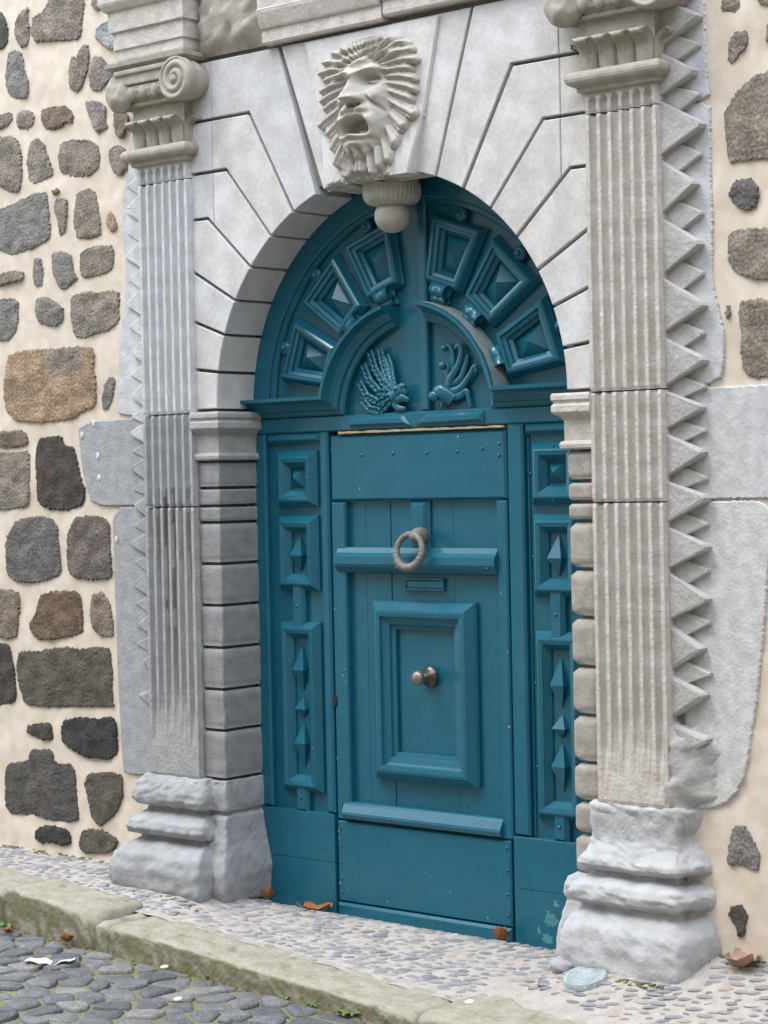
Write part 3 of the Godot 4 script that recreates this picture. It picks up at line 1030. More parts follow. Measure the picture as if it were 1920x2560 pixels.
func pilaster(d: Node, s: int):
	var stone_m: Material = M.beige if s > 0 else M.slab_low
	var xc := 1.1285 * s
	var part := root("pilaster", Vector3.ZERO, d)
	# wall blocks the pilaster is cut from, with a ragged outer edge
	var blocks: Array
	if s > 0:
		blocks = [
			[pv([1.2, 2.979, 1.439, 2.979, 1.428, 3.07, 1.423, 3.3, 1.424, 3.6, 1.424, 4.2, 1.2, 4.2]), M.slab],
			[pv([1.2, 2.024, 1.40, 2.024, 1.47, 2.055, 1.478, 2.196, 1.452, 2.3, 1.435, 2.404, 1.440, 2.6, 1.437, 2.8, 1.439, 2.972, 1.2, 2.972]), M.slab],
			[pv([1.2, 1.645, 1.72, 1.645, 1.76, 1.82, 1.72, 2.018, 1.2, 2.018]), M.slab],
			[pv([1.2, 0.6, 1.38, 0.6, 1.44, 0.62, 1.488, 0.66, 1.524, 0.72, 1.55, 0.833, 1.577, 0.99, 1.604, 1.19, 1.625, 1.4, 1.66, 1.637, 1.2, 1.637]), M.slab_pale]]
	else:
		blocks = [
			[pv([-1.2, 2.024, -1.42, 2.024, -1.515, 2.04, -1.5, 2.2, -1.485, 2.346, -1.45, 2.5, -1.436, 2.67, -1.455, 2.81, -1.445, 2.97, -1.405, 3.06, -1.38, 3.3, -1.2, 3.3]), M.slab],
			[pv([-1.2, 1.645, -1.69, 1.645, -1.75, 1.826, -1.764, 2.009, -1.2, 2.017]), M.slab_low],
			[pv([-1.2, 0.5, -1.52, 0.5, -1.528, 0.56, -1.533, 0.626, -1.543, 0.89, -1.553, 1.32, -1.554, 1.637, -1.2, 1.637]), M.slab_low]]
	for k in blocks:
		var b := Builder.new()
		prism(b, jagged(k[0], 0.003), -0.2, -0.043, 0.004, 1)
		put("wall_block", b.mesh(), k[1], part)
	if s < 0:
		for q in [[-1.735, 1.952], [-1.635, 1.86], [-1.63, 1.765], [-1.53, 1.50], [-1.66, 2.0]]:
			var sb := Builder.new(true)
			ball(sb, Vector3(q[0], q[1], -0.042), Vector3(0.011, 0.016, 0.004), 8, 5)
			put("mortar_spot", sb.mesh(), M.mortar, part)
	else:
		# the lowest points have crumbled into a lumpy slope
		var wb := Builder.new(true)
		var wr := []
		for i in 22:
			var row := PackedVector3Array()
			for j in 20:
				var x := lerpf(1.262, 1.53, j / 19.0)
				var y := lerpf(0.602, 0.90, i / 21.0)
				var t := (x - 1.262) / 0.268
				var z := lerpf(0.024, -0.05, smoothstep(0.0, 0.75, t)) - 0.03 * smoothstep(0.80, 0.90, y)
				z += 0.022 * nz.get_noise_2d(x * 360.0, y * 360.0) * (1.0 - t) + 0.006 * nz.get_noise_2d(x * 1500.0, y * 1500.0)
				row.append(Vector3(x, y, z - 0.05 * smoothstep(0.75, 1.0, t + 0.25 * nz.get_noise_2d(y * 500.0, 3.0)) - 0.05 * smoothstep(0.04, 0.0, y - 0.602) * smoothstep(0.1, 0.4, t) - 0.06 * smoothstep(0.83, 0.9, y + 0.08 * nz.get_noise_2d(x * 500.0, 9.0))))
			wr.append(row)
		wb.grid(wr)
		put("crumbled_stone", wb.mesh(), M.tooth, part)
	# two layers of points down the outer side
	var tips := [3.60, 3.43, 3.25, 3.07, 2.89, 2.695, 2.495, 2.29, 2.105, 1.948, 1.797, 1.645, 1.481, 1.306, 1.139, 0.984, 0.835]
	var roots := [3.69, 3.51, 3.34, 3.16, 2.995, 2.796, 2.6, 2.40, 2.2, 2.02, 1.875, 1.714, 1.56, 1.405, 1.23, 1.058, 0.896, 0.75]
	for i in tips.size():
		if s < 0 and tips[i] > 2.95:
			continue
		var worn := 0.0 if i < tips.size() - 3 else 0.006
		var b := Builder.new()
		var tipx := 1.424 + rng.randf_range(-0.012, 0.003) - worn * 2.0 - (rng.randf_range(0.012, 0.026) if rng.randf() < 0.28 else 0.0)
		var p := pv([1.262, roots[i] - 0.005, 1.27, roots[i] - 0.006, tipx - 0.006, tips[i] + 0.013, tipx + 0.001, tips[i] + rng.randf_range(0.0, 0.006), tipx - 0.004, tips[i] - rng.randf_range(0.004, 0.010), 1.27, roots[i + 1] + 0.006, 1.262, roots[i + 1] + 0.005])
		prism(b, p if s > 0 else flip_x(p), -0.06, (0.005 if s > 0 else -0.027) - worn + rng.randf_range(-0.004, 0.001), 0.006 + worn, 2, Transform3D.IDENTITY, 0.004)
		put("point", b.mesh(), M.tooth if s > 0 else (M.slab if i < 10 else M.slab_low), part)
		if i > 0 and i < tips.size() - 1:
			b = Builder.new()
			p = pv([1.262, tips[i - 1] - 0.015, 1.27, tips[i - 1] - 0.02, 1.412, roots[i] + 0.004, 1.412, roots[i] - 0.006, 1.27, tips[i] + 0.02, 1.262, tips[i] + 0.015])
			prism(b, p if s > 0 else flip_x(p), -0.06, -0.021 if s > 0 else -0.037, 0.004, 1, Transform3D.IDENTITY, 0.003)
			put("small_point", b.mesh(), M.tooth if s > 0 else (M.slab if i < 10 else M.slab_low), part)
	# the shaft in drums
	var foot := 0.60 if s > 0 else 0.525
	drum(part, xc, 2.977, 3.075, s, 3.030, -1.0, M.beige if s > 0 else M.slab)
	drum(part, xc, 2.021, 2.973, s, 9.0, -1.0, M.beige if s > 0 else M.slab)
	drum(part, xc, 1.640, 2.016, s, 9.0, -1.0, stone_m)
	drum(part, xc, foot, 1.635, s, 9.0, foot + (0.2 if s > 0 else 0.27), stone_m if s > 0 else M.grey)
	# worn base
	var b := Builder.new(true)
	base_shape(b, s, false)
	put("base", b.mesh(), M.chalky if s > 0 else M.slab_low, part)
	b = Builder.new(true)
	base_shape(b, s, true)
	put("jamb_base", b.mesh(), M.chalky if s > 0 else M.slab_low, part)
	capital(part, s)

func drum(part: Node, xc: float, y0: float, y1: float, s: int, round_top: float, fade: float, m: Material):
	var b := Builder.new()
	var hw := 0.1475
	var xs := [-hw, -hw]
	var zs := [-0.1, 0.0]
	xs.append(-hw + 0.004); zs.append(0.028)
	for f in 6:
		var c := (f - 2.5) * 0.0452
		for k in 9:
			xs.append(c + lerpf(-0.0160, 0.0160, k / 8.0)); zs.append(0.028)
	xs.append(hw - 0.004); zs.append(0.028)
	xs.append(hw); zs.append(0.0)
	xs.append(hw); zs.append(-0.1)
	var ny := maxi(int((y1 - y0) / 0.012), 4)
	var rows := []
	var cols := []
	for i in ny + 1:
		var y := lerpf(y0, y1, float(i) / ny)
		var row := PackedVector3Array()
		var col := PackedColorArray()
		for j in xs.size():
			var x: float = xs[j]
			var z: float = zs[j]
			var stain := 0.0
			if z > 0.02:
				var f := clampi(int(roundf(x / 0.0452 + 2.5)), 0, 5)
				var dx: float = x - (f - 2.5) * 0.0452
				var u := dx / 0.0160
				var deep := sqrt(maxf(0.0, 1.0 - u * u))
				if y > round_top - 0.0155:
					var v := (y - round_top + 0.0155) / 0.0155
					deep = sqrt(maxf(0.0, 1.0 - u * u - v * v))
				if fade > 0.0:
					deep *= smoothstep(fade - 0.12, fade + 0.12, y + 0.12 * nz.get_noise_2d(x * 900.0, 7.0))
				z -= 0.021 * deep
				var wear := nz.get_noise_3d(x * 500.0, y * 160.0, 3.0 * s)
				z -= 0.0012 * maxf(0.0, wear) + (0.005 * maxf(0.0, wear - 0.3) if deep < 0.3 else 0.0)
				if s < 0 and y < 1.72 and y > 0.85:
					# dark runs of dirt in the flutes of the lower shaft
					var runs: float = [0.25, 0.7, 1.0, 0.95, 0.4, 0.6][f]
					var run_len: float = [1.42, 1.22, 1.05, 0.95, 1.3, 1.25][f]
					if absf(u) < 0.8 + 0.3 * nz.get_noise_2d(y * 160.0, f * 50.0) and y > run_len - 0.1:
						stain = runs * clampf(0.75 + 0.6 * nz.get_noise_2d(x * 3500.0, y * 60.0), 0.0, 1.0) * smoothstep(run_len - 0.1, run_len + 0.2, y + 0.06 * nz.get_noise_2d(x * 3500.0, y * 300.0))
			var edge := minf(y - y0, y1 - y)
			if edge < 0.01:
				z -= (0.010 - edge) * 0.35
			row.append(Vector3(xc + x, y, z))
			col.append(Color.WHITE.lerp(Color(0.24, 0.2, 0.19), stain))
		rows.append(row)
		cols.append(col)
	b.grid(rows, false, cols)
	for e in [0, ny]:
		var c := Vector3(xc, rows[e][0].y, -0.1)
		for k in rows[e].size() - 1:
			b.tri(c, rows[e][k], rows[e][k + 1])
	put("shaft_drum", b.mesh(), m, part)

func base_shape(b: Builder, s: int, jamb: bool):
	# outline in plan from one end to the other, and how far the mouldings stand out at each height
	var corners := [Vector2(1.40, -0.075), Vector2(1.29, 0.022), Vector2(0.952, 0.022), Vector2(0.952, -0.1)]
	var dirs := [Vector2(0.35, 0.2), Vector2(0.62, 1), Vector2(-0.55, 1), Vector2(-0.55, 0)]
	if s < 0:
		corners[0] = Vector2(1.315, -0.12)
		corners[1] = Vector2(1.305, 0.022)
		dirs[0] = Vector2(0.9, 0)
		dirs[1] = Vector2(0.9, 1)
	else:
		corners[0] = Vector2(1.375, -0.075)
	if jamb:
		corners = [Vector2(1.05, -0.002), Vector2(0.862, -0.002), Vector2(0.862, -0.27)]
		dirs = [Vector2(0, 0.62), Vector2(-0.42, 0.62), Vector2(-0.42, 0)]
	var prof: PackedVector2Array
	if s > 0:
		prof = pv([0.0, 0.01, 0.114, 0.01, 0.122, 0.06, 0.124, 0.12, 0.112, 0.172, 0.082, 0.214, 0.052, 0.236, 0.046, 0.250, 0.058, 0.258, 0.084, 0.272, 0.090, 0.300, 0.078, 0.324, 0.040, 0.342, 0.012, 0.352, 0.010, 0.364, 0.042, 0.374, 0.060, 0.390, 0.058, 0.408, 0.038, 0.428, 0.016, 0.455, 0.008, 0.48, 0.010, 0.56, 0.012, 0.592, 0.0, 0.602, -0.05, 0.603])
		if jamb:
			prof = pv([0.0, 0.01, 0.100, 0.01, 0.112, 0.06, 0.106, 0.12, 0.085, 0.18, 0.058, 0.225, 0.050, 0.245, 0.062, 0.262, 0.066, 0.300, 0.045, 0.325, 0.0, 0.338, -0.05, 0.339])
	else:
		prof = pv([0.0, 0.04, 0.112, 0.04, 0.124, 0.085, 0.128, 0.15, 0.114, 0.205, 0.070, 0.243, 0.030, 0.262, 0.026, 0.274, 0.066, 0.285, 0.083, 0.31, 0.072, 0.338, 0.036, 0.362, 0.004, 0.38, 0.002, 0.394, 0.042, 0.404, 0.054, 0.43, 0.050, 0.462, 0.036, 0.492, 0.022, 0.512, 0.012, 0.525, -0.05, 0.528])
		if jamb:
			prof = pv([0.0, 0.03, 0.085, 0.03, 0.105, 0.085, 0.112, 0.15, 0.092, 0.21, 0.060, 0.26, 0.045, 0.29, 0.030, 0.33, 0.014, 0.375, -0.012, 0.384, -0.012, 0.39, 0.014, 0.40, 0.022, 0.42, 0.018, 0.50, 0.008, 0.520, -0.05, 0.523])
	var rows := []
	for i in prof.size() - 1:
		var steps := 4
		for k in steps:
			var q := prof[i].lerp(prof[i + 1], float(k) / steps)
			var row := PackedVector3Array()
			for c in corners.size() - 1:
				var n := 26
				for j in (n if c < corners.size() - 2 else n + 1):
					var t := float(j) / n
					var p: Vector2 = corners[c].lerp(corners[c + 1], t)
					var m: Vector2 = dirs[c].lerp(dirs[c + 1], t)
					var d := q.x
					var corner := 1.0
					for v in range(1, corners.size() - 1):
						corner = minf(corner, p.distance_to(corners[v]))
					if corner < 0.025:
						d -= 0.006 * pow(1.0 - corner / 0.025, 2.0)
					# the flank is cut back in deep hollows between the mouldings
					if not jamb and s > 0 and c == 0 and q.y > 0.2:
						d -= 0.038 * smoothstep(1.0, 0.7, t) * smoothstep(0.0, 0.25, t) * (exp(-pow((q.y - 0.50) / 0.035, 2.0)) + 1.2 * exp(-pow((q.y - 0.355) / 0.028, 2.0)) + 1.2 * exp(-pow((q.y - 0.245) / 0.03, 2.0)))
					d += 0.011 * nz.get_noise_3d(p.x * 260.0 * s, q.y * 330.0, p.y * 260.0) * smoothstep(0.0, 0.02, q.x)
					d += 0.005 * nz.get_noise_3d(p.x * 1100.0 * s, q.y * 1300.0, p.y * 900.0)
					d -= 0.007 * pow(1.0 - absf(nz.get_noise_3d(p.x * 330.0 * s + 40.0, q.y * 420.0, p.y * 330.0)), 9.0)
					var w := p + m * d
					row.append(Vector3(w.x * s, q.y + 0.004 * nz.get_noise_2d(p.x * 500.0 * s, p.y * 500.0 + i), w.y))
			rows.append(row)
	b.grid(rows)

func ring3(b: Builder, xc: float, hw: float, zf: float, prof: PackedVector2Array):
	sweep(b, PackedVector2Array([Vector2(xc - hw, -0.06), Vector2(xc - hw, zf), Vector2(xc + hw, zf), Vector2(xc + hw, -0.06)]), false, prof, plan, false)

func capital(part: Node, s: int):
	var xc := 1.1285 * s
	var m: Material = M.carved
	var b := Builder.new()
	var torus := PackedVector2Array([Vector2(-0.06, 3.045), Vector2(0.0, 3.047), Vector2(0.006, 3.052), Vector2(0.006, 3.062), Vector2(0.012, 3.066)])
	for k in 9:
		var a := -PI / 2 + PI * k / 8.0
		torus.append(Vector2(0.012 + 0.026 * cos(a), 3.094 + 0.026 * sin(a)))
	torus.append(Vector2(-0.06, 3.121))
	ring3(b, xc, 0.155, 0.042, torus)
	put("astragal", b.mesh(), m, part)
	b = Builder.new()
	ring3(b, xc, 0.146, 0.032, pv([0.0, 3.115, 0.006, 3.16, 0.010, 3.21, 0.004, 3.26, 0.010, 3.30, 0.0, 3.44]))
	put("bell", b.mesh(), m, part)
	# a row of leaves that curl out at the tip
	for k in 6:
		b = Builder.new(true)
		var side := k >= 4
		var rows := []
		for i in 13:
			var t := i / 12.0
			var row := PackedVector3Array()
			for j in 11:
				var u := lerpf(-1.0, 1.0, j / 10.0)
				var wide := 0.040 * (0.75 + 0.35 * t) * (1.0 - 0.5 * smoothstep(0.8, 1.0, t))
				var y := 3.117 + 0.118 * minf(t * 1.12, 1.0) - 0.026 * smoothstep(0.8, 1.0, t)
				var out := 0.046 + 0.008 * sin(t * 2.0) + 0.048 * smoothstep(0.5, 0.95, t) - 0.010 * u * u + 0.006 * absf(cos(u * PI * 1.5)) + 0.003 * nz.get_noise_2d(u * 300.0 + k * 77.0, t * 300.0)
				if side:
					row.append(Vector3(xc + (0.105 + out) * (1 if k == 4 else -1), y, 0.0 + u * wide * (1 if k == 4 else -1)))
				else:
					row.append(Vector3(xc - 0.113 + k * 0.0753 + u * wide, y, out))
			rows.append(row)
		b.grid(rows)
		# underside of the curled tip and the leaf's thickness
		var back := []
		for r in rows:
			var row := PackedVector3Array()
			for q in r:
				row.append(q + (Vector3(-0.012 * (1 if k == 4 else -1), -0.004, 0) if side else Vector3(0, -0.004, -0.012)))
			back.append(row)
		b.grid(back)
		b.grid([rows[-1], back[-1]])
		put("leaf", b.mesh(), m, part)
	# egg moulding between the scrolls
	b = Builder.new()
	ring3(b, xc, 0.150, 0.045, pv([0.0, 3.288, 0.020, 3.292, 0.024, 3.302, 0.018, 3.308, 0.040, 3.325, 0.050, 3.350, 0.048, 3.372, 0.0, 3.376]))
	put("ovolo", b.mesh(), m, part)
	for k in 4:
		b = Builder.new(true)
		ball(b, Vector3(xc - 0.105 + 0.07 * k, 3.343, 0.083), Vector3(0.024, 0.032, 0.020), 10, 8)
		put("egg", b.mesh(), m, part)
	b = Builder.new()
	prism(b, rect(xc - 0.2, 3.376, xc + 0.2, 3.444), -0.06, 0.102, 0.006, 2)
	put("channel", b.mesh(), m, part)
	b = Builder.new()
	prism(b, rect(xc - 0.185, 3.418, xc + 0.185, 3.440), 0.09, 0.112, 0.006, 2)
	put("fillet", b.mesh(), m, part)
	for e in [-1, 1]:
		b = Builder.new(true)
		scroll(b, Vector3(xc + e * 0.186, 3.362, 0.0), e, e < 0)
		put("volute", b.mesh(), m, part)
	b = Builder.new()
	ring3(b, xc, 0.212, 0.095, pv([-0.1, 3.442, 0.002, 3.443, 0.012, 3.450, 0.022, 3.456, 0.024, 3.472, 0.004, 3.478, -0.1, 3.479]))
	put("abacus", b.mesh(), m, part)

# a scroll: a spiral face to the front and a waisted drum running back to the wall
func scroll(b: Builder, c: Vector3, e: int, lost := false):
	var r0 := 0.088
	var rows := []
	for i in 25:
		var r := r0 * i / 24.0
		var row := PackedVector3Array()
		for k in 49:
			var a := TAU * k / 48.0
			var turn := r / r0 * 2.6 + a * e / TAU
			var h := 0.013 * pow(absf(cos(PI * turn)), 0.8)
			if r < 0.014:
				h = 0.016
			if r > r0 * 0.93:
				h *= 0.4
			if lost:
				h = -0.035 * pow(r / r0, 3.0) + 0.010 * nz.get_noise_2d(cos(a) * r * 300.0, sin(a) * r * 300.0)
			row.append(c + Vector3(cos(a) * r, sin(a) * r, (0.110 if lost else 0.118) + h))
		rows.append(row)
	for q in [[1.0, 0.074 if lost else 0.112], [1.0, 0.07 if lost else 0.09], [0.93, 0.075], [0.88, 0.06], [0.95, 0.05], [0.9, 0.04], [0.84, 0.01], [0.86, -0.06]]:
		var row := PackedVector3Array()
		for k in 49:
			var a := TAU * k / 48.0
			row.append(c + Vector3(cos(a) * r0 * q[0], sin(a) * r0 * q[0], q[1]))
		rows.append(row)
	b.grid(rows)

func entablature(d: Node):
	var part := root("entablature", Vector3.ZERO, d)
	for s in [-1, 1]:
		var b := Builder.new()
		ring3(b, 1.13 * s, 0.182, 0.062, pv([-0.1, 3.479, 0.012, 3.480, 0.016, 3.492, 0.016, 3.530, 0.025, 3.534, 0.026, 3.602, 0.038, 3.606, 0.040, 3.684, 0.052, 3.692, 0.066, 3.712, 0.070, 3.722, 0.070, 3.745, 0.03, 3.75, 0.03, 4.3, -0.1, 4.3]))
		put("entablature_block", b.mesh(), M.beige, part)
	# the stretch over the arch, in two lengths that no longer meet quite level
	for k in 2:
		var b := Builder.new()
		var lift := 0.0 if k == 0 else 0.012
		var prof := pv([-0.2, 3.444, 0.030, 3.444, 0.036, 3.452, 0.036, 3.498, 0.046, 3.504, 0.050, 3.512, 0.058, 3.535, 0.066, 3.560, 0.068, 3.575, 0.060, 3.580, 0.060, 3.66, 0.074, 3.665, 0.074, 3.78, 0.095, 3.80, 0.095, 3.84, 0.02, 3.85, 0.02, 4.3, -0.2, 4.3])
		for i in prof.size():
			prof[i].y += lift if prof[i].y < 3.9 else 0.0
		along(b, prof, [-0.535, 0.088][k], [0.080, 0.915][k])
		put("architrave", b.mesh(), M.beige, part)
	# a rough patch of broken stone where the moulding is lost
	var b := Builder.new(true)
	var rows := []
	for i in 22:
		var row := PackedVector3Array()
		for j in 18:
			var x := lerpf(-0.935, -0.54, j / 17.0)
			var y := lerpf(3.452, 3.95, i / 21.0)
			var edge := minf(minf(x + 0.935, -0.54 - x), y - 3.452)
			var z := 0.045 * smoothstep(-0.004, 0.06, edge) + 0.022 * nz.get_noise_2d(x * 420.0, y * 420.0) * smoothstep(0.0, 0.03, edge) + 0.006 * nz.get_noise_2d(x * 1600.0, y * 1600.0)
			row.append(Vector3(x, y, z - 0.01))
		rows.append(row)
	b.grid(rows)
	put("broken_stone", b.mesh(), M.carved, part)

# ---------------------------------------------------------------- the wooden door
const FIELD := -0.246

func raised_frame(called: String, x0: float, y0: float, x1: float, y1: float, prof: PackedVector2Array, parent: Node, z := FIELD, m: Material = null):
	var b := Builder.new()
	sweep(b, rect(x0, y0, x1, y1), true, prof, func(u, v, h): return Vector3(u, v, z + h))
	return put(called, b.mesh(), m if m else M.paint, parent)

func spike(called: String, pts: PackedVector2Array, apex: Vector2, h: float, parent: Node, z := FIELD):
	var b := Builder.new()
	var p := ccw(pts)
	for i in p.size():
		var a := p[i]
		var c := p[(i + 1) % p.size()]
		b.tri(Vector3(a.x, a.y, z), Vector3(c.x, c.y, z), Vector3(apex.x, apex.y, z + h))
	put(called, b.mesh(), M.paint, parent)

# a boss like a two-faced wedge: points above and below, a level ridge across the middle
func wedge(xc: float, top: float, mid: float, low: float, hw: float, h: float, parent: Node, z := FIELD):
	var b := Builder.new()
	var t := Vector3(xc, top, z)
	var l := Vector3(xc, low, z)
	var a := Vector3(xc - hw, mid, z + h)
	var c := Vector3(xc + hw, mid, z + h)
	var a0 := Vector3(xc - hw, mid, z)
	var c0 := Vector3(xc + hw, mid, z)
	b.tri(t, a, c); b.tri(l, c, a)
	b.tri(t, a0, a); b.tri(a0, l, a); b.tri(t, c, c0); b.tri(c0, c, l)
	put("spike", b.mesh(), M.paint, parent)

func nail(at: Vector3, parent: Node, r := 0.007):
	var b := Builder.new(true)
	ball(b, at, Vector3(r, r, r * 0.7), 8, 6)
	put("nail", b.mesh(), M.paint, parent)

func door():
	var d := root("panelled_door")
	tag(d, "teal painted arched wooden door with raised mouldings, knocker and small inset wicket", "door")
	var b := Builder.new()
	var shape := arc(0, 180, 0.9, 40)
	shape.append(Vector2(-0.9, -0.1))
	shape.append(Vector2(0.9, -0.1))
	prism(b, shape, -0.34, FIELD - 0.02, 0.0)
	put("back_board", b.mesh(), M.paint, d)
	side_panel(d, -1)
	side_panel(d, 1)
	wicket(d)
	tympanum(d)

func side_panel(d: Node, s: int):
	var z := FIELD
	var part := root("side_panel", Vector3.ZERO, d)
	var X := func(x0: float, x1: float) -> Array: return [minf(x0 * s, x1 * s), maxf(x0 * s, x1 * s)]
	var put_box := func(called: String, x0: float, y0: float, x1: float, y1: float, z1: float, bev: float):
		var q: Array = X.call(x0, x1)
		var b := Builder.new()
		prism(b, rect(q[0], y0, q[1], y1), z - 0.03, z1, bev, 1)
		put(called, b.mesh(), M.paint, part)
	var inner := 0.464 if s < 0 else 0.434
	put_box.call("board", 0.49, 0.35, 0.83, 1.92, z, 0.0)
	put_box.call("stile", 0.808, 0.398, 0.895, 1.93, z + 0.030, 0.008)
	put_box.call("stile", inner, 0.398, 0.507, 1.93, z + 0.030, 0.008)
	put_box.call("bead", 0.511, 0.40, 0.520, 1.885, z + 0.010, 0.004)
	put_box.call("rail", 0.511, 1.888, 0.804, 1.93, z + 0.030, 0.014)
	put_box.call("kick_board", inner, 0.2007, 0.895, 0.394, z + 0.034, 0.0015)
	put_box.call("kick_board", inner, -0.08, 0.895, 0.1993, z + 0.0335, 0.0015)
	if s > 0:
		for q in [[0.60, 0.10, 0.045], [0.66, 0.05, 0.055], [0.585, 0.03, 0.03], [0.68, 0.13, 0.03], [0.62, 0.165, 0.018], [0.54, 0.06, 0.012]]:
			var ring := PackedVector2Array()
			for k in 9:
				var a := TAU * k / 9.0
				ring.append(Vector2(q[0] + cos(a) * q[2] * rng.randf_range(0.4, 1.0) * 0.8, q[1] + sin(a) * q[2] * rng.randf_range(0.4, 1.0)))
			var wb := Builder.new()
			prism(wb, jagged(ring, 0.012), z + 0.02, z + 0.0338, 0.0)
			put("worn_patch", wb.mesh(), M.worn_paint, part)
	var prof := pv([0.0, 0.0, 0.0, 0.010, 0.004, 0.014, 0.024, 0.038, 0.030, 0.040, 0.046, 0.036, 0.050, 0.030, 0.068, 0.008, 0.070, 0.0])
	var xc := 0.645 * s
	raised_frame("moulding", xc - 0.109, 1.628, xc + 0.109, 1.856, prof, part)
	raised_frame("moulding", xc - 0.109, 1.288, xc + 0.109, 1.593, prof, part)
	raised_frame("moulding", xc - 0.109, 0.468, xc + 0.109, 1.162, prof, part)
	spike("pyramid", rect(xc - 0.037, 1.706, xc + 0.037, 1.784), Vector2(xc, 1.745), 0.036, part)
	wedge(xc, 1.522, 1.432, 1.362, 0.031, 0.036, part)
	wedge(xc, 1.072, 0.966, 0.876, 0.030, 0.036, part)
	wedge(xc, 0.858, 0.806, 0.768, 0.029, 0.030, part)
	var b: Builder
	wedge(xc, 0.755, 0.667, 0.565, 0.030, 0.036, part)
	for q in [[1.125, 1.325], [0.388, 0.505]]:
		b = Builder.new()
		prism(b, rect(xc - 0.034, q[0], xc + 0.034, q[1]), z, z + 0.032, 0.014, 1)
		put("link_bar", b.mesh(), M.paint, part)
		nail(Vector3(xc, (q[0] + q[1]) / 2, z + 0.033), part)
	for q in [[-0.105, 1.745], [0.075, 1.745], [-0.1, 1.436], [0.078, 1.432], [-0.1, 0.97], [0.078, 0.96], [-0.1, 0.66], [0.078, 0.652], [0.0, 1.842], [0.0, 1.147], [0.0, 1.642]]:
		nail(Vector3(xc + q[0], q[1], z + (0.04 if q[0] > 0 else (0.026 if q[0] < 0 else 0.03))), part, 0.0055)

